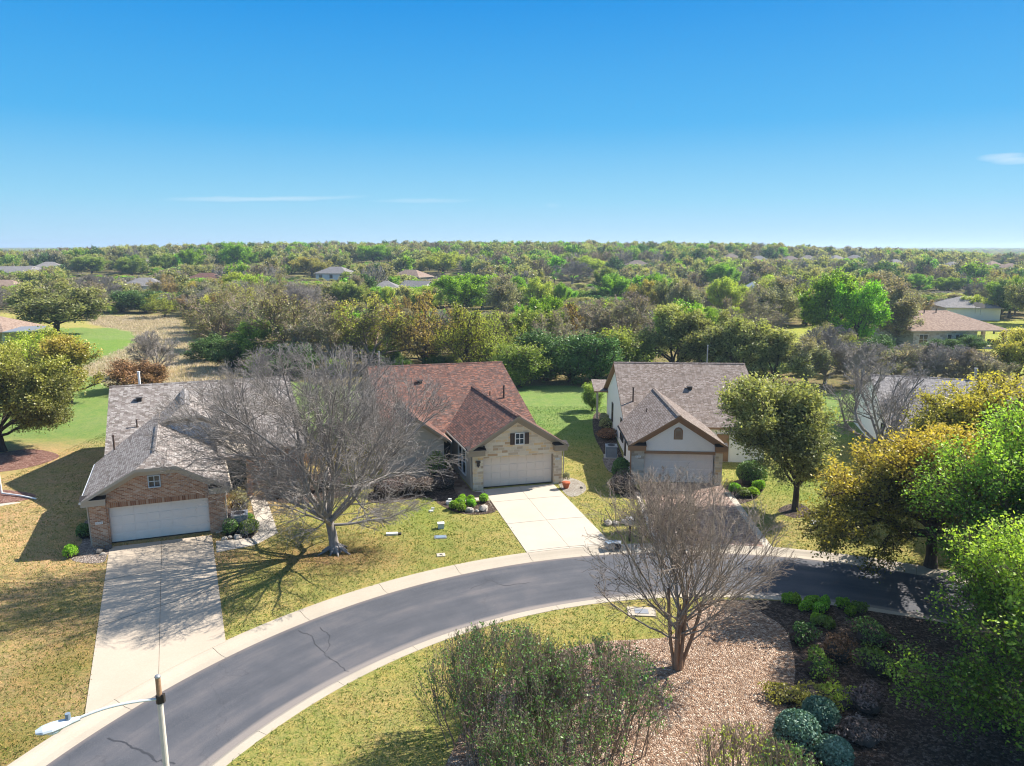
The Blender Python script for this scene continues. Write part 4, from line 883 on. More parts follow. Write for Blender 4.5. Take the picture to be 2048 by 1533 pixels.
# ---- tan hip-roofed house with patio on the right
def house5():
    A = G(1822, 697); h = House(A, 3, 3, 'patio_house', 'tan hip-roofed house with white sliding doors and corner patio, on the right lawn')
    ev, rz = 2.9, 5.6
    h.roof([[(-.5, -.5, ev), (16.2, -.5, ev), (9.5, 6.3, rz), (3.0, 6.3, rz)], [(16.2, 13, ev), (-.5, 13, ev), (3.0, 6.3, rz), (9.5, 6.3, rz)], [(-.5, 13, ev), (-.5, -.5, ev), (3.0, 6.3, rz)], [(16.2, -.5, ev), (16.2, 13, ev), (9.5, 6.3, rz)]], M['roof_tan'], M['trim_cream'])
    w = MB(); w.box(.2, 10.9, 0, 12.5, 0, ev - .18, h.t); h.add(w, 'wall', [M['stone_pale']])
    for u, w_ in ((15.6, .1), (15.6, 5.2)): c = MB(); c.box(u - .25, u + .25, w_ - .25, w_ + .25, 0, ev - .2, h.t); h.add(c, 'column', [M['trim_cream']])
    h.gwindow('w', 1.2, 2.6, .7, 2.2, -.004, -1, (1, 1)); h.gwindow('w', 5.9, 6.6, .6, 2.2, -.004, -1, (0, 1)); h.gwindow('w', 7.3, 9.0, .1, 2.2, -.004, -1, (2, 0), name='sliding_door'); h.gwindow('u', 1.0, 3.2, .1, 2.2, 10.904, 1, (1, 0), name='sliding_door')
    p = MB(); p.box(10.9, 16.4, -1.6, 6, 0, .12, h.t); h.add(p, 'patio_slab', [M['conc2']])
    h.pipe(3.2, 4.6, 4.9, .6, .09, M['shutter']); h.pipe(5.0, 5.4, 5.2, .6, .09, M['shutter']); h.pipe(7.2, 5.6, 5.3, .6, .09, M['shutter'])
    for i, (u, w_) in enumerate(((12.2, 1.0), (14.2, .8))):
        o = empty('patio_armchair', h.t(u, w_, .12), ('dark patio armchair nearer the sliding door' if i == 0 else 'dark patio armchair nearer the outer column'), 'armchair', 'armchairs on the patio')
        for nm, bx in (('seat', (-.5, .5, -.4, .4, .2, .5)), ('backrest', (-.5, .5, .41, .6, .2, 1.1)), ('armrest', (-.65, -.51, -.4, .5, .2, .75)), ('armrest', (.51, .65, -.4, .5, .2, .75))):
            m_ = MB(); m_.box(*bx); m_.build(nm, M['dark'], o)
    h2_ = House(G(1905, 640), -14, -14, 'neighbour_house', 'grey-roofed house right behind the tan hip-roofed house')
    h2_.roof([[(-2, -.5, 2.8), (10, -.5, 2.8), (5.5, 6, 5.0), (3, 6, 5.0)], [(10, 12.5, 2.8), (-2, 12.5, 2.8), (3, 6, 5.0), (5.5, 6, 5.0)], [(-2, 12.5, 2.8), (-2, -.5, 2.8), (3, 6, 5.0)], [(10, -.5, 2.8), (10, 12.5, 2.8), (5.5, 6, 5.0)]], M['roof_far'], M['trim_cream'])
    w = MB(); w.box(-1.5, 9.5, 0, 12, 0, 2.6, h2_.t); h2_.add(w, 'wall', [M['stucco']])
    for k, (a, b, lb) in enumerate(((1952, 612, 'round dark satellite dish, left of two on the grey roof'), (1962, 614, 'small dark satellite dish, right of two on the grey roof'))):
        x, y = G(a, b, 5.3); o = empty('satellite_dish', (x, y, 4.4), lb, 'satellite dish', 'dishes on the grey roof')
        m_ = MB(); m_.tube((0, 0, -.6), (0, 0, .8), .05); m_.build('mast', M['metal'], o)
        m_ = MB(); m_.tube((0, -.1, 1.0), (0, -.25, 1.12), .2, .62, 12); m_.build('dish', M['dark'], o)
house5()
def house6():
    A = G(-108, 700); h = House(A, 4, 4, 'patio_house', 'house with salmon hip roof at the left edge under the big oak')
    h.roof([[(-1, -.5, 2.8), (9.5, -.5, 2.8), (5.5, 5, 5), (1, 5, 5)], [(9.5, -.5, 2.8), (9.5, 11, 2.8), (5.5, 5, 5)], [(9.5, 11, 2.8), (-1, 11, 2.8), (1, 5, 5), (5.5, 5, 5)]], M['roof_tan'], M['trim_brown'])
    w = MB(); w.box(0, 6.5, 1.5, 10, 0, 2.6, h.t); h.add(w, 'wall', [M['stucco_tan']])
    for u in (6.2, 9.1): c = MB(); c.box(u - .22, u + .22, -.1, .3, 0, 2.62, h.t); h.add(c, 'column', [M['trim_cream']])
    p = MB(); p.slab(h.pl([(9.3, -.6, 2.85), (13.6, -.4, 3.0), (13.9, 4.5, 3.3), (9.4, 4.5, 3.2)]), .15); h.add(p, 'patio_canopy', [M['metal']])
    c = MB(); c.box(12.5, 12.7, -.1, .1, 0, 2.8, h.t); h.add(c, 'canopy_post', [M['white']])
    FARH.append((40, 655, A[0] + 6, A[1] + 4, 8))
house6()
x, y = THIT(1057, 484, 6); zg = th(x, y)
o = empty('lookout_tower', (x, y, zg), 'tiny grey lookout tower standing on the central horizon', 'tower'); m_ = MB(); 
for a, b in ((-1.5, -1.5), (1.5, -1.5), (1.5, 1.5), (-1.5, 1.5)): m_.tube((a, b, 0), (a * .8, b * .8, 7), .25, .25, 5)
m_.build('leg_frame', M['metal'], o); m_ = MB(); m_.tube((0, 0, 6.9), (0, 0, 8.4), 1.7, 1.7, 12); m_.tube((0, 0, 8.4), (0, 0, 9.2), 2.1, .3, 12); m_.build('tank', M['metal'], o)

# ------------------------------------------------------------------ driveways, paths, beds
drive('driveway_left', (152, 1430), (448, 1282), (219, 1095), (424, 1071), M['conc1'], 2, [0, .42, .72, 1])
drive('driveway_middle', (1053, 1106), (1225, 1089), (966, 980), (1106, 968), M['conc2'], 2, [0, .02, .4, .76, 1])
slabs('driveway_flare', G(976, 1000), G(990, 1024), G(966, 981), G(948, 984), 1, 1, M['conc2'], z=.016)
drive('driveway_right', (1318, 1087), (1534, 1095), (1278, 968), (1440, 966), M['paver'], 1, [0, 1], z=.02)
sheet('driveway_border', [arcpt(1306, 1087), arcpt(1320, 1087), G(1279, 985), G(1270, 985)], M['conc2'], .03)
sheet('driveway_border_right', [arcpt(1528, 1095), arcpt(1545, 1096), G(1462, 985), G(1450, 985)], M['conc2'], .03)
# garden walks
def walk(name, px, mat_, z, wd_=None):
    sheet(name, [G(*q) for q in px], mat_, z)
slabs('walk_a', G(433, 1106), G(510, 1091), G(502, 1077), G(432, 1083), 2, 1, M['conc2'], .02)
slabs('walk_b', G(511, 1091), G(557, 1066), G(536, 1043), G(503, 1077), 1, 1, M['conc2'], .02)
slabs('walk_c', G(516, 1062), G(554, 1060), G(534, 1000), G(498, 990), 1, 2, M['conc2'], .03)
walk('tiled_walk', ((892, 946), (908, 940), (945, 984), (962, 985), (975, 999), (930, 1003), (917, 996)), M['tile'], .022)
slabs('walk_strip', G(928, 1004), G(980, 1001), G(975, 995), G(926, 999), 1, 1, M['conc2'], .03)
bed('bed_left_house', ((163, 1062), (172, 1042), (186, 1050), (190, 1090), (222, 1096), (214, 1112), (207, 1125), (170, 1127), (140, 1118), (150, 1100), (164, 1085)), M['pebble_g'])
bed('bed_walk', ((450, 1080), (452, 1062), (448, 1020), (470, 1010), (505, 1050), (512, 1062), (500, 1078), (470, 1084)), M['mulch'], .018)
bed('bed_tree', ((735, 1000), (760, 978), (900, 955), (930, 1000), (985, 1003), (993, 1022), (960, 1030), (915, 1026), (880, 1010), (858, 996), (820, 1000), (770, 1008)), M['mulch'], .012)
bed('bed_between', ((530, 985), (560, 950), (640, 960), (700, 985), (660, 1000), (600, 1008), (545, 1003)), M['mulch'], .012)
bed('bed_pot', ((1118, 970), (1121, 955), (1145, 957), (1168, 968), (1171, 982), (1150, 994), (1133, 990)), M['pebble_w'])
bed('bed_side', ((1186, 835), (1200, 826), (1225, 860), (1262, 960), (1290, 990), (1275, 1000), (1235, 985), (1222, 935), (1205, 905), (1188, 870)), M['mulch'])
bed('gravel_side', ((1206, 915), (1235, 915), (1250, 945), (1235, 950), (1215, 940)), M['pebble_g'], .02)
bed('bed_oak_house', ((1452, 975), (1480, 960), (1530, 965), (1520, 990), (1500, 1003), (1470, 1010), (1455, 1000)), M['mulch'])
bed('mulch_ring', ((1556, 1022), (1575, 1010), (1600, 1008), (1622, 1022), (1615, 1033), (1585, 1036)), M['mulch'])
bed('bed_far_left', ((-60, 925), (10, 905), (60, 899), (100, 904), (118, 914), (80, 930), (20, 942), (-40, 945)), M['mulch_r'])
bed('bed_left_edge', ((-50, 990), (-5, 980), (50, 985), (72, 993), (40, 1003), (-40, 1010)), M['mulch_r'])
bed('border_left_edge', ((-60, 1012), (40, 1005), (0, 1013), (-60, 1022)), M['conc2'])
# island beds: pale brown pebbles, dark mulch beyond
bed('pebble_bed', ((1170, 1290), (1215, 1283), (1290, 1279), (1345, 1270), (1385, 1225), (1405, 1204), (1500, 1201), (1560, 1208), (1575, 1260), (1592, 1330), (1585, 1400), (1560, 1480), (1560, 1600), (1300, 1680), (1000, 1720), (880, 1600), (915, 1480), (960, 1400), (1060, 1320)), M['pebble'], .014)
bed('mulch_bed', ((1500, 1203), (1620, 1207), (1730, 1222), (1900, 1250), (2060, 1300), (2300, 1400), (2300, 1700), (1800, 1760), (1540, 1700), (1540, 1500), (1580, 1400), (1590, 1330), (1570, 1260), (1530, 1230)), M['mulch'], .026)

def tar(pts, w=.014):
    mb = MB(); P = [G(*q, -.1) for q in pts]; Q = []; r2 = random.Random(3)
    for a, b in zip(P[:-1], P[1:]):
        for k in range(5): t_ = k / 5; Q.append((a[0] + (b[0] - a[0]) * t_ + r2.gauss(0, .04), a[1] + (b[1] - a[1]) * t_ + r2.gauss(0, .04)))
    Q.append(P[-1]); zr = lambda p: float(np.interp(math.hypot(p[0] - RC[0], p[1] - RC[1]), [19.9, 21, 22.7, 24.4, 25.6], [-.118, -.112, -.09, -.112, -.118])) + .006
    L = []
    for i, p in enumerate(Q):
        a, b = Q[max(0, i - 1)], Q[min(len(Q) - 1, i + 1)]; dx, dy = b[0] - a[0], b[1] - a[1]; l = math.hypot(dx, dy) or 1; ww = w * r2.uniform(.5, 1.3); L.append(((p[0] - dy / l * ww, p[1] + dx / l * ww, zr(p)), (p[0] + dy / l * ww, p[1] - dx / l * ww, zr(p))))
    for a, b in zip(L[:-1], L[1:]): mb.poly([a[0], b[0], b[1], a[1]])
    tag(mb.build('road_crack_seal', M['tar']), kind='structure')
M['tar'] = m_plain('tar', (.05, .052, .06), .7, .2, 8)
tar([(596, 1262), (622, 1272), (640, 1297), (655, 1312), (676, 1328), (698, 1343)]); tar([(640, 1256), (658, 1272), (661, 1290), (650, 1306)]); tar([(214, 1478), (250, 1486), (282, 1500), (318, 1521), (350, 1528)], .03)
tar([(940, 1180), (980, 1160), (1010, 1172), (1060, 1165)], .02)
# ------------------------------------------------------------------ street lamp
def street_lamp():
    zt = 8.05; x, y = G(315, 1352, zt); o = empty('street_lamp', (x, y, 0), 'tall pale street lamp with curved arm standing on the island lawn at bottom left', 'street lamp')
    m = MB(); m.tube((0, 0, -.2), (0, 0, zt - .42), .095, .052, 14, cap=False); m.build('pole', M['pole'], o, smooth=False)
    m = MB(); m.tube((0, 0, zt - .42), (0, 0, zt - .03), .05, .047, 14); m.build('pole_top', M['poletop'], o)
    m = MB(); m.ell((0, 0, zt - .02), .058, .058, .045, 12, 6); m.build('cap', M['metal'], o, smooth=True)
    m = MB(); m.tube((0, 0, zt - .56), (0, 0, zt - .4), .068, .068, 12); m.box(.05, .095, -.035, .035, zt - .55, zt - .38); m.build('clamp', M['dark'], o)
    ax, ay = G(150, 1441, zt - .35); bx, by = G(104, 1466, zt - .35); dx, dy = ax - x, ay - y; L = math.hypot(dx, dy); ux, uy = dx / L, dy / L
    pts = [(0, 0, zt - .48)]
    for k in range(1, 13):
        f = k / 12; pts.append((dx * f, dy * f, zt - .48 + .17 * math.sin(f * 2.2) ))
    m = MB(); m.path(pts, .026, 10); m.build('arm', M['lamp'], o, smooth=True)
    A = Vector(pts[-1]); u = Vector((ux, uy, 0)); n = Vector((-uy, ux, 0)); up = Vector((0, 0, 1))
    m = MB(); P = lambda a, b, c: tuple(A + u * a + n * b + up * c)
    prof = [(-.08, .045, .04), (.06, .07, .055), (.2, .12, .07), (.36, .15, .07), (.5, .13, .055), (.6, .06, .03)]
    for (a0, w0, h0), (a1, w1, h1_) in zip(prof[:-1], prof[1:]):
        K = 12
        for i in range(K):
            t0, t1 = 6.2832 * i / K, 6.2832 * (i + 1) / K
            m.poly([P(a0, w0 * math.cos(t0), h0 * math.sin(t0)), P(a0, w0 * math.cos(t1), h0 * math.sin(t1)), P(a1, w1 * math.cos(t1), h1_ * math.sin(t1)), P(a1, w1 * math.cos(t0), h1_ * math.sin(t0))])
    hd = m.build('lamp_head', M['lamp'], o, smooth=True)
    m = MB(); m.ell(tuple(A + u * .33 - up * .05), .13, .13, .07, 12, 6); m.build('lens', M['lens'], hd, smooth=True)
    m = MB(); m.tube(P(.1, 0, .05), P(.1, 0, .17), .045, .045, 10); m.build('photocell', M['ac'], hd)
street_lamp()

# ------------------------------------------------------------------ small things
rg = random.Random(5)
def boulder(px, py, r, label, dark=False, group=None):
    x, y = G(px, py); m = MB(); m.ell((0, 0, r * .3), r, r * .75, r * .6, 9, 6, 0, .18, rg); o = m.build('boulder', M['rock_d' if dark else 'rock'], None, (0, 0, 0)); o.location = (x, y, 0); o.rotation_euler[2] = rg.uniform(0, 6)
    return tag(o, label, 'rock', group)
boulder(967, 1021, .38, 'largest pale boulder in the bed beside the middle driveway'); boulder(939, 1024, .3, 'flat pale boulder left of the largest one by the middle driveway'); boulder(954, 1024, .16, 'small pale rock between the two boulders by the middle driveway')
boulder(200, 1105, .3, 'dark boulder at the foot of the brick garage pillar', True); boulder(217, 1098, .24, 'dark rock touching the left driveway beside the garage', True); boulder(206, 1110, .16, 'pale stone in the pebble bed by the brick pillar')
boulder(475, 1077, .27, 'tan boulder in the bed by the brick garage corner'); boulder(449, 1080, .2, 'reddish stone at the edge of the left driveway'); boulder(460, 1076, .16, 'pale stone beside the tan boulder near the brick garage')
boulder(1216, 1050, .32, 'grey flat stone on the grass right of the middle driveway'); boulder(1231, 1050, .27, 'smaller grey stone beside the flat stone right of the middle driveway'); boulder(1250, 1048, .3, 'grey stone at the foot of the mailbox post')
boulder(900, 1000, .13, 'small stone beside the white ornament in the front bed'); boulder(1163, 977, .12, 'black stone in the pale gravel by the flower pot', True)
def thing_box(name, px, py, boxes, label, cat, rz=0):
    x, y = G(px, py); o = empty(name, (x, y, 0), label, cat); o.rotation_euler[2] = rz
    for nm, mt, bs in boxes:
        m = MB(); [m.box(*b) for b in bs]; m.build(nm, M[mt], o)
    return o
def ac_unit(px, py, label, rz):
    x, y = G(px, py); o = empty('air_conditioner', (x, y, 0), label, 'air conditioner'); o.rotation_euler[2] = rz
    m = MB(); m.box(-.42, .42, -.42, .42, .1, .92); c = m.build('cabinet', M['ac'], o)
    m = MB()
    for s in (-1, 1):
        for k in range(9):
            z = .17 + k * .075; m.box(-.37, .37, s * .425 - .012, s * .425 + .012, z, z + .03); m.box(s * .425 - .012, s * .425 + .012, -.37, .37, z, z + .03)
    m.build('grille', M['metal'], c)
    m = MB(); m.box(-.46, .46, -.46, .46, .921, .97); m.tube((0, 0, .972), (0, 0, .985), .34, .34, 16); m.build('top_cover', M['metal'], c)
    m = MB(); m.tube((0, 0, .986), (0, 0, 1.0), .3, .3, 16); m.build('fan_guard', M['dark'], c)
    m = MB(); m.box(-.55, .55, -.55, .55, 0, .099); m.build('pad', M['conc2'], o)
ac_unit(1222, 915, 'blue-grey air conditioner beside the white stucco wall', R(-4)); ac_unit(481, 1058, 'grey air conditioner between shrubs beside the brick garage', R(20))
thing_box('utility_box', 785, 1070, [('box', 'white', [(-.35, .3, -.12, .12, 0, .12)]), ('lid', 'dark', [(.31, .5, -.11, .11, 0, .09)])], 'low white utility box lying on the lawn left of the other one', 'utility box', R(5))
thing_box('utility_box', 882, 1057, [('box', 'lamp', [(-.17, .17, -.14, .14, 0, .3)]), ('lid', 'white', [(-.2, .2, -.17, .17, .301, .34)])], 'upright pale green utility box on the lawn nearest the middle driveway', 'utility box', R(12))
thing_box('meter_cover', 881, 1075, [('frame', 'metal', [(-.34, .34, -.24, .24, 0, .03)]), ('cover', 'ac', [(-.28, .28, -.19, .19, .031, .05)])], 'dark oval meter cover in the grass in front of the utility box', 'meter cover', R(8))
thing_box('valve_box', 882, 1111, [('slab', 'conc2', [(-.22, .22, -.2, .2, 0, .04)]), ('lid', 'dark', [(-.07, .07, -.06, .06, .041, .05)])], 'pale square valve box with dark centre near the kerb', 'valve box', R(10))
thing_box('white_ornament', 862, 1024, [('base', 'white', [(-.12, .12, -.1, .1, 0, .1)]), ('fin', 'white', [(.02, .22, -.03, .03, .1, .26)])], 'small white ornament on the lawn beside the front bed', 'garden ornament', R(30))
thing_box('white_ornament', 899, 1008, [('base', 'white', [(-.2, .2, -.14, .14, 0, .18)]), ('crest', 'white', [(-.08, .14, -.06, .06, .18, .34)])], 'white stone ornament beside the bright green mounds', 'garden ornament', R(20))
thing_box('utility_slab', 1638, 1048, [('slab', 'white', [(-.45, .45, -.25, .25, 0, .08)])], 'white slab in the grass right of the round oak', 'utility slab', R(-15))
thing_box('manhole_slab', 1283, 1225, [('slab', 'kerb', [(-.62, .62, -.4, .4, 0, .05)]), ('cover', 'metal', [(-.3, .3, -.22, .22, .051, .065)])], 'grey manhole slab in the island grass left of the multi-stemmed tree', 'manhole cover', R(-5))
thing_box('mailbox', 1259, 1083, [('post', 'shutter', [(-.05, .05, -.05, .05, 0, 1.05)]), ('box', 'trim_cream', [(-.14, .14, -.24, .24, 1.051, 1.3)]), ('roof', 'white', [(-.17, .17, -.27, .27, 1.301, 1.34)])], 'cream mailbox on a thin dark post by the kerb', 'mailbox', R(10))
thing_box('kerb_block', 1220, 1096, [('body', 'metal', [(-.2, .2, -.2, .2, 0, .3)]), ('lid', 'ac', [(-.22, .22, -.22, .22, .301, .34)])], 'small grey bin at the corner of the middle driveway, left of a pair', 'bin', R(20))  # plain block with a flat lid, one of a pair at the kerb
thing_box('kerb_block', 1234, 1095, [('body', 'dark', [(-.2, .2, -.2, .2, 0, .28)]), ('lid', 'metal', [(-.22, .22, -.22, .22, .281, .32)])], 'small dark bin at the corner of the middle driveway, right of a pair', 'bin', R(-10))
thing_box('bench', 1995, 668, [('seat', 'dark', [(-.8, .8, -.25, .25, .4, .46)]), ('leg', 'dark', [(-.75, -.68, -.22, .22, 0, .399)]), ('leg', 'dark', [(.68, .75, -.22, .22, 0, .399)]), ('backrest', 'dark', [(-.8, .8, .251, .3, .4, .9)])], 'dark bench beside the patio of the tan house', 'bench')
x, y = G(1132, 977); o = empty('flower_pot', (x, y, 0), 'terracotta pot with a small grey-green shrub on the pale gravel', 'flower pot')
m = MB(); m.tube((0, 0, 0), (0, 0, .36), .15, .26, 14); m.tube((0, 0, .361), (0, 0, .44), .29, .29, 14); m.build('pot', M['terracotta'], o)
def card_sphere(seed, n, size, rx, ry, rz, cz, shell=.55, bump=.22, flat=0):
    g = np.random.default_rng(seed); d = g.normal(0, 1, (n, 3)); d /= np.linalg.norm(d, axis=1)[:, None]; d[:, 2] = np.where(d[:, 2] < -.35, -d[:, 2], d[:, 2])
    r = shell + (1 - shell) * g.random(n) ** .5; k = g.normal(0, 1, (7, 3)); k /= np.linalg.norm(k, axis=1)[:, None]
    r *= 1 - bump / 2 + bump * np.max(np.maximum(0, d @ k.T) ** 6, axis=1)
    c = d * r[:, None] * np.array([rx, ry, rz]); c[:, 2] += cz; c[:, 2] = np.maximum(c[:, 2], .03)
    nn = d * .8 + g.normal(0, .7, (n, 3)); nn /= np.linalg.norm(nn, axis=1)[:, None]
    a = np.cross(nn, g.normal(0, 1, (n, 3))); a /= np.linalg.norm(a, axis=1)[:, None]; b = np.cross(nn, a); s = (size * g.uniform(.6, 1.3, n))[:, None]
    V = np.stack([c - a * s, c - b * s * .6, c + a * s, c + b * s * .6], 1).reshape(-1, 3)
    return V, np.arange(4 * n).reshape(-1, 4), np.repeat(np.clip(g.normal(.5, .2, n), 0, 1), 4)
MOUND = {}
def mound(px, py, rx, rz, leaf, label, name='round_shrub', cat='shrub', group=None, n=1500, size=.05, stems=True, x_y=None, bump=.22, seedv=0):
    x, y = x_y or G(px, py); key = (round(rx, 1), round(rz, 1), n, size, seedv % 3, bump)
    if key not in MOUND:
        V, Q, v = card_sphere(len(MOUND) + 3 + seedv, n, size, rx, rx, rz, rz * .75, bump=bump)
        m = MB(); r2 = random.Random(seedv); m.ell((0, 0, rz * .62), rx * .72, rx * .72, rz * .7, 10, 7, 0, .12, r2)
        MOUND[key] = (npmesh('foliage', V, Q, [LF['juniper']], {'v': v, 't': np.zeros(len(V))}), m.mesh('branches', [BK['dark']]))
    f, c = MOUND[key]; o = place_tree(name, (x, y, 0), c, f, label, cat, group, rg.uniform(0, 6), 1, None, LF[leaf], 'inner_branches', 'foliage'); return o
x, y = G(1132, 977); V, Q, v = card_sphere(9, 900, .035, .3, .3, .36, .78, shell=.15); link('shrub', npmesh('shrub', V, Q, [LF['grey']], {'v': v, 't': v * 0}), bpy.data.objects['flower_pot'])
for i, (a, b, r, lb) in enumerate(((907, 1019, .34, 'leftmost bright green mound in the front bed'), (920, 1014, .36, 'bright green mound second from left in the front bed'), (924, 1006, .3, 'bright green mound touching the tiled walk'), (923, 1023, .32, 'lowest bright green mound of the cluster in the front bed'),
        (941, 1008, .32, 'bright green mound right of the cluster, nearer the house'), (943, 1015, .32, 'bright green mound right of the cluster, nearer the lawn'), (967, 1005, .33, 'dark-based green mound beside the middle driveway'))):
    mound(a, b, r, .34, 'bright', lb, 'green_mound', 'shrub', 'bright green mounds in the front bed', 900, .04, seedv=i)
mound(868, 952, 1.0, 1.25, 'mid', 'rounded olive-green shrub under the bare tree beside the red-roofed house', n=5200, size=.055)
mound(143, 1114, .42, .4, 'bright', 'single green shrub at the tip of the left pebble bed', n=1000, size=.045)
mound(170, 1075, .5, .45, 'juniper', 'dark shrub in the shade left of the brick garage', n=1100, size=.05)
mound(1241, 958, .7, .95, 'juniper', 'dark green rounded shrub at the corner of the white garage', n=2600, size=.06)
mound(1208, 845, .5, .5, 'grey', 'small grey shrub by the rear of the stucco side wall', n=900, size=.06)
mound(1212, 858, .7, .6, 'olive', 'middle olive shrub along the stucco side wall', n=1300, size=.06); mound(1214, 878, .9, .55, 'redbush', 'low dark red-brown shrub along the stucco side wall', n=1500, size=.06)
mound(1242, 985, 1.1, .8, 'seed', 'twiggy brown shrub in front of the white garage pillar', n=2600, size=.04, bump=.5)
mound(1469, 988, .45, .45, 'bright', 'pale green shrub at the edge of the paved driveway', n=1000, size=.05); mound(1486, 993, .5, .35, 'mid', 'low green shrub second from the paved driveway', n=1000, size=.05); mound(1505, 993, .45, .38, 'bright', 'green shrub third from the paved driveway', n=1000, size=.05); mound(1517, 982, .45, .5, 'bright', 'light green shrub farthest right of the paved driveway', n=1000, size=.05)
mound(1500, 968, 1.1, 1.0, 'juniper', 'large dark shrub in the shade behind the round oak', n=3000, size=.07)
mound(497, 1048, .35, .4, 'bright', 'bright green shrub between the air conditioner and the walk', n=800, size=.045); mound(499, 1067, .6, .45, 'mid', 'dark green shrub filling the bed by the walk bend', n=1500, size=.05); mound(462, 1068, .5, .5, 'juniper', 'dark shrub hugging the brick garage corner', n=1200, size=.05); mound(480, 1030, .7, .9, 'grey', 'loose grey-green shrub beside the brick wall', n=1300, size=.05, bump=.5)
for i, (a, b, r, lb) in enumerate(((1577, 1209, .42, 'leftmost bright green tuft along the island kerb'), (1590, 1210, .36, 'bright green tuft touching the leftmost one on the island'), (1622, 1212, .5, 'tallest bright green tuft along the island kerb'), (1609, 1222, .38, 'bright green tuft in front of the tallest one'), (1649, 1214, .42, 'bright green tuft right of the tallest one'), (1639, 1225, .48, 'wide bright green tuft in the second row'),
        (1685, 1219, .36, 'small bright tuft standing apart near the kerb'), (1717, 1226, .5, 'large dark-green tuft near the drooping oak'), (1702, 1232, .3, 'small green tuft left of the large dark-green one'), (1630, 1245, .3, 'green tuft at the edge of the tree shade'), (1643, 1252, .45, 'shaded green tuft behind the edge of the tree shade'), (1660, 1260, .28, 'smallest shaded green tuft of the island'))):
    mound(a, b, r * .82, .3, 'bright' if i not in (7, 10, 11) else 'mid', lb, 'green_tuft', 'plant', 'bright green tufts on the island', 900, .045, seedv=i, bump=.45)
for i, (a, b, r, h_, lf, lb) in enumerate(((1638, 1455, .62, .6, 'blue', 'blue-green clipped shrub, uppermost of three at the lower right'), (1592, 1495, .78, .7, 'blue', 'largest blue-green clipped shrub at the lower right'), (1668, 1528, .58, .52, 'blue', 'blue-green clipped shrub at the bottom edge'),
        (1600, 1285, .6, .5, 'juniper', 'dark shrub near the pebble edge in the shade'), (1672, 1320, .7, .55, 'redbush', 'brownish shrub in the middle of the shaded mulch'), (1635, 1350, .65, .55, 'mid', 'dark green rounded shrub in the middle of the mulch bed'), 
        (1755, 1345, .8, .6, 'mid', 'green shrub under the drooping maple branches'), (1745, 1290, .9, .6, 'juniper', 'dark spreading shrub below the oak on the island'), (1570, 1395, .8, .3, 'gold', 'yellowish ground plant left at the pebble edge'), (1625, 1400, .9, .3, 'gold', 'yellowish ground plant in the middle above the blue-green shrubs'), (1680, 1405, .8, .28, 'lime', 'yellow-green ground plant right above the blue-green shrubs'), (1730, 1420, .7, .5, 'seed', 'brown twiggy shrub right of the yellow ground plants'), (1720, 1480, .8, .4, 'seed', 'withered brown shrub near the bottom edge'))):
    mound(a, b, r, h_, lf, lb, n=4200 if lf == 'blue' else 1100, size=.05, seedv=i, bump=.12 if lf == 'blue' else .8)
for i, (a, b, r, lb) in enumerate(((775, 990, 1.2, 'brown twiggy shrub at the left end of the bed under the bare tree'), (815, 985, 1.1, 'brown twiggy shrub second from left in the bed under the bare tree'), (850, 985, 1.0, 'brown twiggy shrub next to the round olive shrub'), (890, 975, .9, 'dark twiggy shrub beside the tiled walk'), (560, 990, 1.3, 'dark twiggy hedge shrub left behind the bare tree'), (610, 985, 1.3, 'dark twiggy hedge shrub in the middle behind the bare tree'), (655, 975, 1.2, 'dark twiggy hedge shrub right behind the bare tree'))):
    mound(a, b, r, .7, 'seed', lb, 'twiggy_shrub', 'shrub', None, 2600, .045, seedv=i, bump=.5)
# drain pipe of the neighbour's house
o = MB(); P = [(*G(-40, 1000), 3.0), (*G(-8, 996), .5), (*G(3, 990), .1), (*G(40, 993), .08), (*G(72, 999), .06)]; o.path([(*G(2, 988), 2.6), (*G(4, 990), .12), (*G(40, 994), .09), (*G(73, 1000), .06)], .055, 8)
tag(o.build('drain_pipe', M['white']), 'white drain pipe running onto the brown lawn from the left edge', 'drain pipe')

# ------------------------------------------------------------------ the near trees
def near_tree(name, px, py, label, cat, grow_a, wood, leaf=None, la=None, xy=None, kk=(12, 8, 5, 4, 3, 3)):
    S = grow(**grow_a); x, y = xy or G(px, py)
    tr = S[S[:, 8] <= 0]; rest = S[S[:, 8] >= 1]
    o = empty(name, (x, y, 0), label, cat)
    link('trunk', wood_mesh('trunk', tr, BK[wood[0]], kk), o); link('branches', wood_mesh('branches', rest, BK[wood[1]], kk), o)
    if leaf: link('crown', leaf_mesh('crown', LF[leaf], S=S, **la), o)
    return o, S
# big bare tree with radiating limbs in the middle lawn
T1 = dict(seed=11, trunk_h=2.0, trunk_r=.27, env=(-1.1, 0, 5.9, 8.4, 7.2, 5.4), limbs=14, lel=(2, 82), spec=((9, 34, .62), (8, 36, .58), (6, 38, .52), (3, 40, .5)), wob=.12, up=.025, seg=.55, lr=.42, minr=.0065, flare=1.35, start=.78)
o1, S1 = near_tree('bare_tree', 672, 1103, 'big bare grey tree with fanned limbs between the brick house and the middle driveway', 'tree', T1, ('grey', 'mauve'))
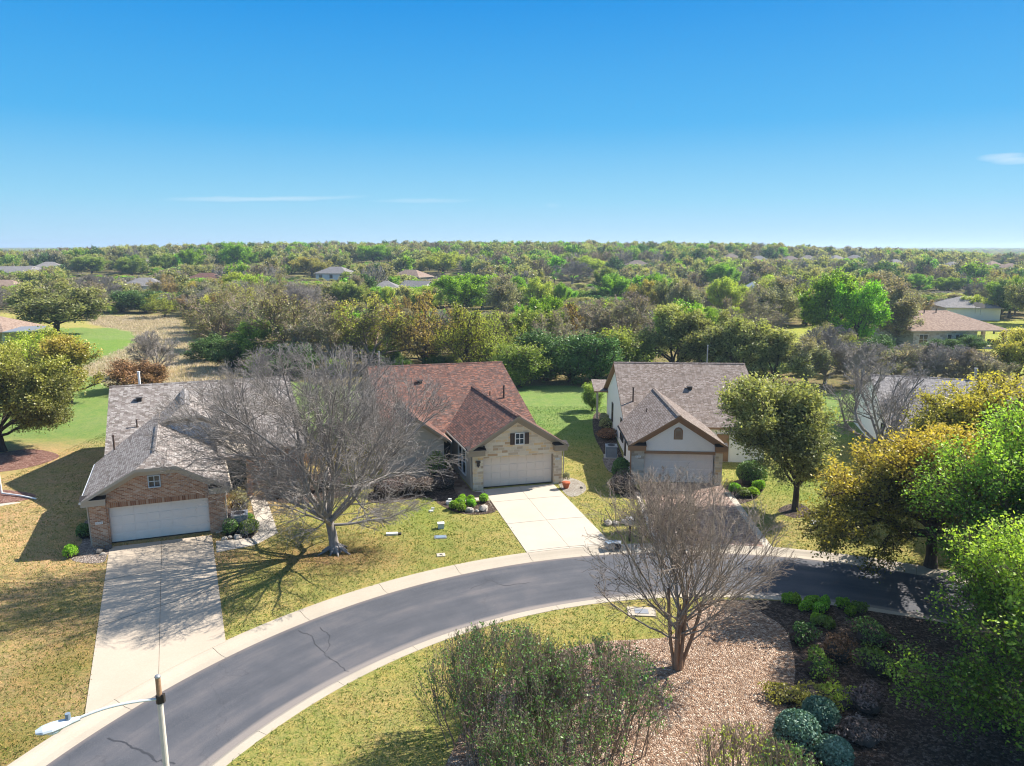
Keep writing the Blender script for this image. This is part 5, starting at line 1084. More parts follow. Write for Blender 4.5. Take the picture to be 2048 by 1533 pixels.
# root flare
m = MB(); 
for k in range(9):
    a = k * .7 + .2; m.tube((math.cos(a) * .18, math.sin(a) * .18, .32), (math.cos(a) * (.62 + .2 * (k % 3)), math.sin(a) * (.62 + .2 * (k % 3)), -.03), .1, .03, 7)
m.build('roots', BK['grey'], o1, smooth=True)
T2 = dict(seed=4, trunk_h=3.1, trunk_r=.078, env=(-.1, .5, 4.7, 4.5, 3.7, 3.2), limbs=5, lel=(22, 76), spec=((6, 32, .6), (5, 36, .55), (5, 40, .5)), wob=.12, up=.05, seg=.4, trunks=7, spread=.16, lr=.55, minr=.0055, flare=1.15, start=.35, tseg=6)
o2, S2 = near_tree('crape_myrtle', 1355, 1338, 'leafless multi-stemmed tree with orange-brown bark on the pebble island', 'tree', T2, ('orange', 'pale'))
tw = S2[S2[:, 8] >= 3]; tw = tw[tw[:, 0] < .4]
link('seed_pods', leaf_mesh('seed_pods', LF['seed'], 7, tw, 2600, .035, 0, .03, clump=6), o2)
T3 = dict(seed=21, trunk_h=2.1, trunk_r=.2, env=(-2.1, 0, 5.1, 4.2, 3.8, 3.7), limbs=13, lel=(5, 84), spec=((10, 36, .55), (8, 38, .5), (6, 38, .5)), wob=.11, up=.03, seg=.6, lr=.5, minr=.009, flare=1.2)
near_tree('oak_tree', 1590, 1022, 'rounded olive live oak on the lawn right of the paved driveway', 'tree', T3, ('dark', 'dark'), 'oak', dict(seed=3, n=52000, size=.08, minlv=2, jit=.2, env=(-2.1, 0, 5.1, 4.2, 3.8, 3.7), clump=1.5))
T4 = dict(seed=33, trunk_h=1.9, trunk_r=.2, env=(.8, 0, 5.0, 6.6, 5.0, 3.6), limbs=8, lel=(15, 75), spec=((7, 38, .5), (6, 42, .5), (6, 42, .5), (3, 40, .5)), wob=.17, up=.03, seg=.55, lr=.6, minr=.011)
near_tree('bare_tree', 1755, 922, 'dark-limbed bare tree in front of the half-hidden white house', 'tree', T4, ('dark', 'grey'))
E5 = (-1.6, -3.2, 4.0, 6.8, 6.4, 3.9)
T5 = dict(seed=41, trunk_h=2.5, trunk_r=.26, env=E5, limbs=19, lel=(-24, 84), spec=((9, 36, .55), (7, 36, .5), (6, 38, .5)), wob=.12, up=.0, seg=.65, lr=.5, minr=.01, droop=.12)
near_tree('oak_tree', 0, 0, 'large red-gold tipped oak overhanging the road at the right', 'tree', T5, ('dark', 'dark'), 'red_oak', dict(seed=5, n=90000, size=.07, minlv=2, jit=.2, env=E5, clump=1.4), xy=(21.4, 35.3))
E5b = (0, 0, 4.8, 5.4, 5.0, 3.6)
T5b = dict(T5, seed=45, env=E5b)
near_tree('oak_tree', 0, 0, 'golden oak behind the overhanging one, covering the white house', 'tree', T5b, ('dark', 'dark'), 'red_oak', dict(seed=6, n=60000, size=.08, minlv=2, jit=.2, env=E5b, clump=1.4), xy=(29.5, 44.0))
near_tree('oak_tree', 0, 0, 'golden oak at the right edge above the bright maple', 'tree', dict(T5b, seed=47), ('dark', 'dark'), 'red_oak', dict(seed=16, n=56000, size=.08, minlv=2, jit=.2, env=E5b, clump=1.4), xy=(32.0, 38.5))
E6 = (-.3, -.3, 5.4, 6.4, 6.2, 5.2)
T6 = dict(seed=51, trunk_h=1.9, trunk_r=.2, env=E6, limbs=22, lel=(-14, 84), spec=((11, 32, .5), (8, 34, .5), (6, 34, .5)), wob=.08, up=.03, seg=.6, lr=.4, minr=.008)
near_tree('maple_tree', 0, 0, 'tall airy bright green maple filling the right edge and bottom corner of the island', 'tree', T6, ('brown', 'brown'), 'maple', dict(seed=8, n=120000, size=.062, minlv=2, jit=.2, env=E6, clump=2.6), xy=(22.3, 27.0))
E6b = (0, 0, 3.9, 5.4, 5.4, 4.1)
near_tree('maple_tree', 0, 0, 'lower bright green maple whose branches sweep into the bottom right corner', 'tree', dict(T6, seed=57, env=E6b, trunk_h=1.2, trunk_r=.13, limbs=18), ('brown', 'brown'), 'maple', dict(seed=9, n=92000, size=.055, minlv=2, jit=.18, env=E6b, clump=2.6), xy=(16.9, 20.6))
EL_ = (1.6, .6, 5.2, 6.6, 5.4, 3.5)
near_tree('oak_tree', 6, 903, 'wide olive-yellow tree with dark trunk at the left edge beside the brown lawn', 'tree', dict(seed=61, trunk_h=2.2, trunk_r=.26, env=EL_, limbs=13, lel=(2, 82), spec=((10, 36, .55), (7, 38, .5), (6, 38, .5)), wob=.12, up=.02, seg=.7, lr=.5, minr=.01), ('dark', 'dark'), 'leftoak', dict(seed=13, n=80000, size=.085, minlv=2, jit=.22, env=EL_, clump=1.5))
# foreground shrubs: many upright shoots, leafy towards their tips
def shoots(px, py, label, seed, n, r, h, leaf_n, wood='tan', lean=.22, leafmat='twiggreen', up_leaf=.45):
    S = grow(seed=seed, trunk_h=h * .62, trunk_r=.02, env=(0, 0, h * .5, r * 1.1, r, h * .55), limbs=4, lel=(55, 88), spec=((4, 20, .6), (3, 26, .5)), wob=.1, up=.08, seg=.35, trunks=n, spread=lean, lr=.6, minr=.005, flare=1.0, start=.2, tseg=6, foot=r * .62)
    g = np.random.default_rng(seed)
    # spread the stems over the shrub's footprint
    x, y = G(px, py); o = empty('shrub', (x, y, 0), label, 'shrub')
    link('stems', wood_mesh('stems', S, BK[wood], (5, 4, 3, 3)), o)
    tip = S[(S[:, 8] >= 1) & (S[:, 5] > h * up_leaf)]
    link('foliage', leaf_mesh('foliage', LF[leafmat], seed, tip, leaf_n, .042, 0, .045, clump=4.0, upb=.2), o)
def spread_patch():
    pass
shoots(1000, 1490, 'large twiggy shrub with leafy green shoots at the bottom centre, left half', 71, 54, 2.8, 3.8, 7500)
shoots(1190, 1500, 'large twiggy shrub with leafy green shoots at the bottom centre, right half', 72, 44, 2.6, 3.4, 5500)
shoots(1085, 1610, 'twiggy green shrub cut by the bottom edge, centre', 73, 40, 2.5, 2.8, 5500)
shoots(1480, 1600, 'brown twiggy shrub with few pale leaves at the bottom edge', 74, 34, 1.7, 2.1, 900, 'tan', leafmat='lime')
shoots(1560, 1625, 'small twiggy shrub with green leaves left of the blue-green shrubs', 75, 24, 1.2, 2.0, 1500, 'tan')

# ------------------------------------------------------------------ woods: variants
def variant(kind, seed):
    if kind == 'oak': env = (0, 0, 4.4, 4.1, 3.9, 2.9); a = dict(trunk_h=1.7, trunk_r=.24, env=env, limbs=8, lel=(12, 80), spec=((8, 36, .5), (6, 38, .5), (4, 40, .5)), wob=.14, up=.03, seg=.8, lr=.55, minr=.02); la = dict(n=19000, size=.105, minlv=2, jit=.24, clump=1.6)
    elif kind == 'twig': env = (0, 0, 4.2, 4.2, 4.0, 3.0); a = dict(trunk_h=1.5, trunk_r=.22, env=env, limbs=9, lel=(8, 78), spec=((8, 36, .52), (7, 40, .52), (6, 42, .5)), wob=.2, up=.03, seg=.7, lr=.6, minr=.018); la = dict(n=9500, size=.075, minlv=2, jit=.16, clump=1.2)
    elif kind == 'bare': env = (0, 0, 4.2, 3.9, 3.8, 3.1); a = dict(trunk_h=1.5, trunk_r=.19, env=env, limbs=10, lel=(15, 82), spec=((8, 34, .52), (8, 36, .52), (7, 38, .5)), wob=.16, up=.03, seg=.7, lr=.5, minr=.018); la = dict(n=500, size=.07, minlv=3, jit=.1)
    elif kind == 'dense': env = (0, 0, 4.6, 3.8, 3.7, 3.4); a = dict(trunk_h=2.0, trunk_r=.22, env=env, limbs=9, lel=(5, 84), spec=((8, 34, .5), (6, 36, .5), (4, 38, .5)), wob=.12, up=.03, seg=.8, lr=.5, minr=.02); la = dict(n=25000, size=.112, minlv=2, jit=.24, clump=2.2)
    elif kind == 'jun': env = (0, 0, 2.3, 2.3, 2.2, 2.4); a = dict(trunk_h=.7, trunk_r=.16, env=env, limbs=10, lel=(0, 85), spec=((7, 34, .5), (5, 36, .5)), wob=.12, up=.05, seg=.6, lr=.5, minr=.02); la = dict(n=14000, size=.078, minlv=1, jit=.22, clump=1.6)
    S = grow(seed=seed, **a)
    return (wood_mesh('trunk', S, BK['grey'], (7, 5, 3, 3, 3)), leaf_mesh('crown', LF['oak'], seed, S, env=env, **la))
VAR = {k: [variant(k, 100 + 7 * i + 31 * j) for i in range(n)] for j, (k, n) in enumerate((('oak', 4), ('twig', 4), ('bare', 3), ('dense', 3), ('jun', 3)))}
HT = {'oak': 7.3, 'twig': 7.2, 'bare': 7.3, 'dense': 8.0, 'jun': 4.7}; RD = {'oak': 4.1, 'twig': 4.2, 'bare': 3.9, 'dense': 3.8, 'jun': 2.3}
SP = { # species: variant kind, leaf material, bark
 'oak': ('oak', 'oak', 'dark'), 'olive': ('twig', 'olive', 'tan'), 'greyoak': ('oak', 'grey', 'grey'), 'bare': ('bare', 'grey', 'mauve'), 'twig': ('twig', 'grey', 'pale'), 'bright': ('dense', 'bright', 'brown'), 'mid': ('dense', 'mid', 'brown'),
 'lime': ('oak', 'lime', 'brown'), 'limetwig': ('twig', 'lime', 'brown'), 'gold': ('oak', 'gold', 'brown'), 'goldtwig': ('twig', 'gold', 'tan'), 'orange': ('twig', 'orange', 'brown'), 'juniper': ('jun', 'juniper', 'dark'), 'midjun': ('jun', 'mid', 'brown'), 'red': ('jun', 'redbush', 'brown'), 'limebush': ('jun', 'lime', 'brown'), 'oakdark': ('oak', 'juniper', 'dark'), 'browntwig': ('twig', 'orange', 'mauve')}
TNAME = {'juniper': 'juniper', 'midjun': 'green_bush', 'red': 'red_brown_bush', 'limebush': 'yellow_green_bush', 'bare': 'bare_tree'}
PLACED = []; ri = random.Random(99)
def wtree(sp, x, y, h, r, label, group=None):
    k, lf, bk = SP[sp]; w, c = ri.choice(VAR[k]); sx = r / RD[k]; sz = h / HT[k]
    z = th(x, y)
    o = place_tree(TNAME.get(sp, 'tree'), (x, y, z), w, c, label, 'bush' if k == 'jun' and h < 4 else 'tree', group, ri.uniform(0, 6.28), (sx, sx * ri.uniform(.92, 1.08), sz), BK[bk], LF[lf])
    px, py = PX(x, y, z + h); PLACED.append((x, y, r, px, py, r * F / max(20, y))); return o
def sp_(sp, px, top, h, rpx, label, group=None):
    x, y = THIT(px, top, h); r = rpx * y / F; wtree(sp, x, y, h, r, label, group); FIX.append(PLACED[-1])
FIX = []
def sg(sp, px, py, h, r, label, group=None):   # placed by the foot
    x, y = G(px, py); wtree(sp, x, y, h * (1.08 if SP[sp][0] != 'jun' else 1), r, label, group); FIX.append(PLACED[-1])
# left side
sg('oak', 112, 668, 9.4, 10.4, 'big spreading oak with forked trunk above the green lawn on the left')
sg('limetwig', 60, 800, 5.6, 4.2, 'olive bush behind the dark-trunked tree at the left edge')
sg('gold', 140, 806, 6.4, 4.6, 'olive-yellow bushy tree left of the brick house roof')
sg('limebush', 112, 748, 6.2, 4.0, 'bright yellow-green tree below the big spreading oak')
sg('lime', 45, 770, 6.0, 4.2, 'yellow-green bushy tree between the left edge and the bright yellow one')
sg('red', 262, 782, 3.6, 3.4, 'red-brown bush behind the brick house roof, left part', 'red-brown bushes behind the brick house'); sg('red', 300, 778, 3.0, 2.6, 'smaller red-brown bush behind the brick house roof, right part', 'red-brown bushes behind the brick house')
sg('bare', 314, 752, 5.4, 3.4, 'vase-shaped bare tree in the meadow behind the red-brown bush')
sg('limebush', 225, 628, 2.0, 1.3, 'small yellow bush at the far end of the meadow')
sg('limetwig', 330, 636, 5.5, 5.0, 'yellow-green willow-like bush at the right end of the far meadow')
sg('juniper', 245, 624, 5.5, 6.5, 'dark green thicket behind the far meadow, left part'); sg('juniper', 290, 626, 5.6, 6.5, 'dark green thicket behind the far meadow, right part'); sg('twig', 175, 640, 8.2, 7.0, 'grey tangled tree right of the big spreading oak'); sg('bare', 200, 622, 9, 7, 'grey bare tree behind the dark thicket'); sg('browntwig', 330, 606, 8, 5, 'rusty brown tree above the yellow-green bush')
sg('juniper', 415, 722, 3.8, 3.4, 'dark shrub at the corner of the meadow', 'dark shrubs below the wood edge'); sg('juniper', 465, 735, 4.2, 3.6, 'dark rounded shrub nearest the bare tree top', 'dark shrubs below the wood edge')
sg('olive', 440, 700, 9.0, 6.6, 'pale olive tangled tree on the meadow side of the wood'); sg('olive', 580, 735, 9.6, 7.2, 'olive twiggy tree behind the big bare tree top'); sg('twig', 520, 700, 9, 6, 'grey-green tangled tree left of the olive twiggy one'); sg('mid', 520, 735, 6.6, 4.0, 'green leafy tree tucked in front of the olive trees'); sg('juniper', 585, 756, 4.6, 3.8, 'dark green bush behind the bare tree crown'); sg('twig', 668, 744, 9.4, 6.6, 'grey twiggy tree left of the red roof ridge')
sg('goldtwig', 745, 742, 9.6, 6.4, 'ochre twiggy tree above the left end of the red roof'); sg('orange', 850, 742, 10.0, 6.0, 'orange-budding tree with dark limbs above the red roof'); sg('limetwig', 930, 746, 8.6, 5.6, 'lime-green tree above the right end of the red roof'); sg('limetwig', 985, 745, 7.6, 5.0, 'pale lime tree at the gable end of the red roof')
sg('midjun', 1040, 775, 5.6, 3.6, 'green juniper bush beside the red roof gable')
sg('juniper', 1092, 762, 6.4, 4.6, 'dark juniper in the hedge between the two roofs, first from left'); sg('juniper', 1140, 765, 6.0, 4.4, 'dark juniper in the hedge between the two roofs, second from left'); sg('juniper', 1192, 768, 6.2, 4.6, 'dark juniper in the hedge between the two roofs, third from left'); sg('midjun', 1245, 757, 6.4, 4.6, 'green juniper rising above the stucco roof ridge'); sg('midjun', 1075, 722, 7.6, 5.4, 'green leafy tree behind the juniper hedge, left'); sg('twig', 1240, 716, 9.2, 7.0, 'brown-limbed twiggy tree behind the juniper hedge'); sg('twig', 1130, 735, 7.6, 5.6, 'grey-brown twiggy tree in the middle of the juniper hedge')
sg('oak', 1345, 752, 8.2, 5.2, 'olive oak above the left half of the stucco roof'); sg('oak', 1420, 758, 8.2, 5.2, 'olive-gold oak above the right half of the stucco roof'); sg('oak', 1475, 770, 7.4, 5.0, 'olive oak just right of the stucco roof end'); sg('oak', 1545, 775, 6.2, 4.2, 'dark olive oak behind the rounded lawn oak')
sg('greyoak', 1610, 775, 5.4, 3.6, 'grey-green bush at the edge of the back lawn'); sg('bare', 1650, 768, 6.4, 4.2, 'purplish bare tree at the edge of the back lawn'); sg('bare', 1720, 778, 5.2, 4.4, 'grey bare thicket above the white house, left part', 'grey bare thicket above the white house'); sg('twig', 1790, 772, 5.2, 4.8, 'grey bare thicket above the white house, middle part', 'grey bare thicket above the white house'); sg('bare', 1850, 775, 5.0, 4.8, 'grey bare thicket above the white house, right part', 'grey bare thicket above the white house'); sg('bare', 1915, 778, 4.8, 4.6, 'bare mauve bush above the grey roof at the right', 'grey bare thicket above the white house'); sg('twig', 1960, 785, 4.6, 4.2, 'brown-grey bush at the right end of the thicket', 'grey bare thicket above the white house')
sg('juniper', 1745, 722, 3.8, 3.8, 'dark bush left of the patio house lawn'); sg('juniper', 1880, 712, 2.7, 3.4, 'green bush in front of the tan patio house'); sg('juniper', 1936, 700, 2.6, 3.2, 'low dark bush below the sliding doors'); sg('gold', 2035, 770, 6.2, 4.4, 'golden bush at the right edge of the far lawn'); sg('juniper', 1862, 668, 3.6, 2.4, 'clipped dark shrub against the wall of the tan patio house')
sg('oakdark', 1998, 640, 8.2, 4.4, 'very dark conical evergreen right of the tan patio house'); sg('oak', 2062, 648, 11, 6.5, 'olive oak at the right edge behind the patio house')
sg('greyoak', 1790, 690, 9.4, 6.6, 'pale grey-green oak against the left end of the tan house'); sg('greyoak', 1748, 668, 10.2, 7.0, 'large grey-green oak left of the tan house'); sg('bright', 1655, 690, 11.6, 5.4, 'bright green tree with bare trunk on the small lawn, left one'); sg('bright', 1712, 697, 11.0, 4.8, 'bright green tree with bare trunk on the small lawn, right one'); sg('twig', 1500, 690, 8.2, 7.2, 'grey-green tree with dark limbs left of the small lawn'); sg('greyoak', 1560, 664, 9.6, 6.8, 'grey oak left of the bright trees on the small lawn')
sg('limetwig', 1690, 752, 4.8, 3.0, 'thin bright green sapling in the thicket')
sg('midjun', 1184, 822, 2.9, 1.35, 'tall green bush at the rear corner of the stucco house')
# distinctive crowns in the wood, placed by their tops
for a in (('bright', 468, 483, 14, 40, 'tallest bright green tree on the left part of the horizon'), ('bright', 500, 500, 9, 22, 'bright green crown attached to the tallest green tree on the left'), ('bright', 382, 494, 12, 30, 'bright green round tree left of the tallest green one'), ('mid', 262, 512, 9, 34, 'dark green tree row on the left horizon'), ('mid', 180, 510, 9, 40, 'dark round trees behind the far left white houses'), ('mid', 320, 504, 10, 26, 'green tree near the left horizon right of the dark row'),
        ('bright', 270, 509, 8, 14, 'small lime-green tree by the little white house'), ('bright', 746, 487, 11, 36, 'bright green round tree on the horizon left of centre'), ('lime', 885, 500, 11, 50, 'broad yellow-gold tree below the central horizon'), ('gold', 622, 512, 9, 45, 'golden crown in the middle distance left of centre'), ('bright', 924, 542, 10.5, 60, 'big bright green round tree in the centre of the wood'), ('greyoak', 1012, 552, 10, 56, 'grey-green oak right of the big bright green tree'), ('lime', 1072, 555, 8.5, 40, 'yellow-green tree behind the grey-green oak'),
        ('bright', 1090, 583, 9.5, 48, 'bright green tree with lime top left of the central gap'), ('bright', 1052, 608, 7.5, 40, 'deep green tree below the lime-topped one'), ('bright', 1232, 545, 9, 42, 'bright green tree right of centre behind the twiggy ones'), ('mid', 1210, 535, 9, 32, 'green tree left of the bright one right of centre'), ('lime', 1180, 512, 9, 42, 'yellow-gold tree under the horizon right of centre'), ('bright', 1362, 594, 9.5, 64, 'wide bright green tree above the stucco roof'), ('bright', 1405, 608, 7, 34, 'bright green crown at the right shoulder of the wide one'),
        ('bright', 1450, 527, 9.5, 42, 'bright green tree under the far row of houses'), ('lime', 1450, 556, 9, 46, 'yellow-green tree below the bright green one near the blue roof'), ('bare', 1145, 522, 9, 48, 'grey-mauve bare tree in the distance right of centre'), ('bare', 600, 560, 9, 50, 'grey bare crown in the middle of the left wood'), ('gold', 1290, 560, 8.5, 40, 'ochre tree in the right part of the wood'), ('bright', 1125, 566, 7, 22, 'small bright crown in the centre right'), ('bright', 1840, 548, 6.5, 36, 'bright green tree line on the right, left part'), ('bright', 1900, 552, 6.0, 30, 'bright green tree line on the right, right part'), ('orange', 812, 590, 6.5, 22, 'small vivid orange tree behind the orange-budding one'), ('mid', 690, 560, 8, 36, 'green tree left of the pair of white houses'), ('lime', 775, 575, 6.5, 24, 'yellow-green tree in front of the pair of white houses')):
    sp_(*a)
LAB = {'oak': 'olive-green oak in the wood behind the houses', 'olive': 'sparse olive-leaved tree with tangled limbs in the wood', 'greyoak': 'grey-green oak in the wood behind the houses', 'bare': 'grey-mauve bare tree in the wood behind the houses', 'twig': 'grey twiggy tree with thin pale leaves in the wood', 'bright': 'bright spring-green tree in the wood',
       'mid': 'mid-green leafy tree in the wood', 'lime': 'yellow-green tree in the wood', 'limetwig': 'sparse yellow-green tree in the wood', 'gold': 'golden-olive tree in the wood', 'goldtwig': 'sparse golden tree in the wood', 'orange': 'orange-budding tree in the wood', 'juniper': 'dark green juniper bush in the wood', 'midjun': 'green bush in the wood', 'browntwig': 'brownish twiggy tree in the wood'}
def region_weights(x, y):
    px = PX(x, y, 4)[0]
    w = {'oak': 4, 'olive': 5, 'greyoak': 2.5, 'bare': 4.5, 'twig': 4.5, 'bright': 1.1, 'mid': 1.2, 'lime': 1.2, 'limetwig': 2.6, 'gold': 1.2, 'goldtwig': 1.4, 'orange': .25, 'juniper': 1.0, 'browntwig': .5}
    if px < 700: w.update(bare=4.5, goldtwig=2.4, bright=.2, browntwig=1)
    elif px > 1250: w.update(oak=5, olive=5, bare=4, bright=1.6, lime=1.6, gold=.6)
    else: w.update(bright=3.2, mid=2.2, lime=2.4)
    return w
cand = []; yy = 66.0
while yy < 205:
    s = 7.2 + (yy - 66) * .018; xx = -(.76 * yy + 9)
    while xx < .76 * yy + 9: cand.append((xx + ri.uniform(-.36, .36) * s, yy + ri.uniform(-.36, .36) * s)); xx += s
    yy += s * .9
NF = 0; FILLED = []
for x, y in cand:
    if not forest_edge_y(x, y - 2.5): continue
    if any(inpoly(x, y, P) for P in CLEAR): continue
    if abs(x - 79) < 15 and 116 < y < 142: continue
    if abs(x - 100) < 14 and 140 < y < 165: continue
    if abs(x + 80) < 16 and 112 < y < 136 and x < -70: continue
    if any(math.hypot(x - f[0], y - f[1]) < .62 * (f[2] + 3.6) for f in FIX): continue
    w = region_weights(x, y); sp = ri.choices(list(w), list(w.values()))[0]; k = SP[sp][0]
    h = ri.uniform(6.6, 10.2) if k != 'jun' else ri.uniform(3, 5); r = h * ri.uniform(.55, .72)
    if y > 150: h *= 1.08
    px, top = PX(x, y, th(x, y) + h); rp = r * F / y; ok = True
    for f in FIX:
        if f[1] > y + 2 and abs(px - f[3]) < f[5] + rp * .6:
            lim = f[4] + f[5] * 1.25
            while top < lim and h > 3: h *= .93; px, top = PX(x, y, th(x, y) + h)
    for (hx, hy, wx, wy, wr_) in FARH:
        if wy > y + 1 and abs(px - hx) < wr_ * F / wy * .9:
            while top < hy + F * 1.3 / wy and h > 2.5: h *= .92; px, top = PX(x, y, th(x, y) + h)
    if h < 3.0 and k != 'jun': continue
    r = min(r, h * .75); wtree(sp, x, y, h, r, LAB[sp], LAB[sp].replace(' tree', ' trees').replace(' oak ', ' oaks ').replace(' bush', ' bushes')); NF += 1
# more low dark brush between the trunks along the wood's front edge
for i in range(46):
    px = ri.uniform(390, 1640); xg, yg = G(px, 760 - (60 if px < 450 else 0)); yg += ri.uniform(1, 16); 
    if not forest_edge_y(xg, yg - 1): continue
    wtree('juniper' if ri.random() < .6 else 'midjun', xg, yg, ri.uniform(1.6, 3.2), ri.uniform(1.4, 2.4), 'low green brush under the trees at the edge of the wood', 'low brush at the edge of the wood')
print('filled', NF, 'placed', len(PLACED))

# ------------------------------------------------------------------ far-off wood (one object, instanced crowns)
fc = bpy.data.collections.new('far_crowns')
def lod(kind, seed, leaf, bark, n, size):
    env = (0, 0, 4.4, 4.0, 4.0, 3.0)
    S = grow(seed=seed, trunk_h=1.6, trunk_r=.22, env=env, limbs=7, lel=(8, 82), spec=((5, 36, .55), (4, 38, .5)), wob=.14, up=.03, seg=1.4, lr=.55, minr=.05)
    v1, q1 = tubes(S, 3)
    if kind == 'bare':
        S = grow(seed=seed, trunk_h=1.6, trunk_r=.2, env=env, limbs=9, lel=(8, 82), spec=((7, 34, .55), (7, 36, .5)), wob=.14, up=.03, seg=1.2, lr=.5, minr=.045); v1, q1 = tubes(S, 3)
    V, Q, v, t_ = leaf_arrays(seed, S, n, size, 1, .35, env=env, clump=1.2)
    W, QQ = merge([(v1, q1), (V, Q)]); me = npmesh('far_crown', W, QQ, [BK[bark], LF[leaf]], {'v': np.r_[np.zeros(len(v1)), v], 't': np.r_[np.zeros(len(v1)), t_]})
    me.polygons.foreach_set('material_index', np.r_[np.zeros(len(q1)), np.ones(len(Q))].astype(np.int32)); o = bpy.data.objects.new('far_crown', me); fc.objects.link(o)
for i, (kd, lf, bk) in enumerate((('l', 'oak', 'dark'), ('l', 'oak', 'dark'), ('l', 'olive', 'tan'), ('l', 'mid', 'brown'), ('l', 'olive', 'tan'), ('l', 'greyoak', 'grey'), ('bare', 'grey', 'mauve'), ('bare', 'grey', 'grey'), ('l', 'oak', 'brown'), ('l', 'bright', 'brown'), ('bare', 'olive', 'tan'), ('l', 'greyoak', 'brown'), ('l', 'juniper', 'dark'))):
    lod(kd, 300 + i * 3, {'greyoak': 'grey'}.get(lf, lf), bk, 500 if kd == 'bare' else 3000, .15 if kd == 'bare' else .24)
pts = []; scl = []; yy = 196.0
while yy < 5200:
    s = (7.0 + (yy - 190) * .004) if yy < 900 else (10 + (yy - 900) * .02); xx = -(.78 * yy + 12)
    while xx < .78 * yy + 12:
        x = xx + ri.uniform(-.45, .45) * s; y = yy + ri.uniform(-.45, .45) * s; xx += s
        hs = ri.uniform(.6, 1.45) if yy < 900 else ri.uniform(.75, 1.25); ws = hs * max(1.0, s / 8.2); px, top = PX(x, y, th(x, y) + 7.3 * hs); bad = False
        if any(math.hypot(x - f[0], y - f[1]) < .8 * f[2] + 2 for f in FIX if f[1] > 170): continue
        for f in FIX:
            if f[1] > y + 2 and abs(px - f[3]) < f[5] + 3.5 * F / y:
                while top < f[4] + f[5] * 1.1 and hs > .3: hs *= .85; px, top = PX(x, y, th(x, y) + 7.3 * hs)
        for (hx, hy, wx, wy, wr_) in FARH:
            if math.hypot(x - wx, y - wy) < wr_ + 3: bad = True; break
            if 0 < wy - y < 150 and abs(px - hx) < (wr_ + 1) * F / wy:
                while top < hy + F * 1.3 / wy and hs > .3: hs *= .85; px, top = PX(x, y, th(x, y) + 7.3 * hs)
        if bad: continue
        pts.append((x, y, th(x, y) - (.2 if yy < 900 else 0))); scl.append((ws, ws, hs * (1 if yy < 1500 else 1.15)))
    yy += s * .88
me = bpy.data.meshes.new('far_wood'); me.from_pydata(pts, [], [])
a = me.attributes.new('scl', 'FLOAT_VECTOR', 'POINT'); a.data.foreach_set('vector', np.array(scl, dtype=np.float32).ravel())
a = me.attributes.new('rotz', 'FLOAT_VECTOR', 'POINT'); a.data.foreach_set('vector', np.array([(0, 0, ri.uniform(0, 6.28)) for _ in pts], dtype=np.float32).ravel())
fo = tag(link('far_wood', me), kind='stuff', label='far-off wood of mixed trees rolling to the horizon', cat='wood')
ng = bpy.data.node_groups.new('far_wood', 'GeometryNodeTree'); ng.interface.new_socket('Geometry', in_out='INPUT', socket_type='NodeSocketGeometry'); ng.interface.new_socket('Geometry', in_out='OUTPUT', socket_type='NodeSocketGeometry')
N = ng.nodes; gi = N.new('NodeGroupInput'); go = N.new('NodeGroupOutput'); ip = N.new('GeometryNodeInstanceOnPoints'); ci = N.new('GeometryNodeCollectionInfo')
ci.inputs[0].default_value = fc; ci.inputs['Separate Children'].default_value = True; ci.inputs['Reset Children'].default_value = True
m2p = N.new('GeometryNodeMeshToPoints'); ng.links.new(gi.outputs[0], m2p.inputs[0]); ng.links.new(m2p.outputs[0], ip.inputs['Points']); ng.links.new(ci.outputs[0], ip.inputs['Instance']); ip.inputs['Pick Instance'].default_value = True
rv = N.new('FunctionNodeRandomValue'); rv.data_type = 'INT'; rv.inputs[4].default_value = 0; rv.inputs[5].default_value = 12; ng.links.new(rv.outputs[2], ip.inputs['Instance Index'])
for nm, sk in (('scl', 'Scale'), ('rotz', 'Rotation')):
    na = N.new('GeometryNodeInputNamedAttribute'); na.data_type = 'FLOAT_VECTOR'; na.inputs[0].default_value = nm
    ng.links.new(na.outputs[0], ip.inputs[sk])
ng.links.new(ip.outputs[0], go.inputs[0]); md = fo.modifiers.new('far_wood', 'NODES'); md.node_group = ng
print('far pts', len(pts))

# ------------------------------------------------------------------ meadow tufts (stuff) and fallen leaves
def tufts(name, poly, n, h, leaf, seed, label, blades=5, rad=.1):
    g = np.random.default_rng(seed); P = [G(*q) for q in poly]; xs = [p[0] for p in P]; ys = [p[1] for p in P]; C = []
    while len(C) < n:
        x = g.uniform(min(xs), max(xs)); y = g.uniform(min(ys), max(ys))
        if inpoly(x, y, P): C.append((x, y))
    C = np.repeat(np.array(C), blades, axis=0) + g.normal(0, rad, (n * blades, 2)); m = len(C); hh = h * g.uniform(.4, 1.3, m); w = g.uniform(.015, .04, m) * (h / .35)
    an = g.uniform(0, 6.28, m); dx, dy = np.cos(an), np.sin(an); lx, ly = g.normal(0, .3, m) * hh, g.normal(0, .3, m) * hh
    V = np.stack([np.c_[C[:, 0] - dx * w, C[:, 1] - dy * w, np.zeros(m)], np.c_[C[:, 0] + dx * w, C[:, 1] + dy * w, np.zeros(m)], np.c_[C[:, 0] + lx + dx * w * .3, C[:, 1] + ly + dy * w * .3, hh], np.c_[C[:, 0] + lx - dx * w * .3, C[:, 1] + ly - dy * w * .3, hh]], 1).reshape(-1, 3)
    me = npmesh(name, V, np.arange(4 * m).reshape(-1, 4), [LF[leaf]], {'v': np.repeat(g.random(m), 4), 't': np.zeros(4 * m)})
    return tag(link(name, me), label, 'grass', None, 'stuff')
tufts('dry_grass', ((165, 632), (345, 632), (390, 690), (470, 752), (560, 765), (400, 775), (215, 775), (160, 735), (215, 712), (275, 685), (262, 663), (190, 652)), 7000, .32, 'dry', 1, 'dry pale grass of the meadow behind the brick house', 5, .2)
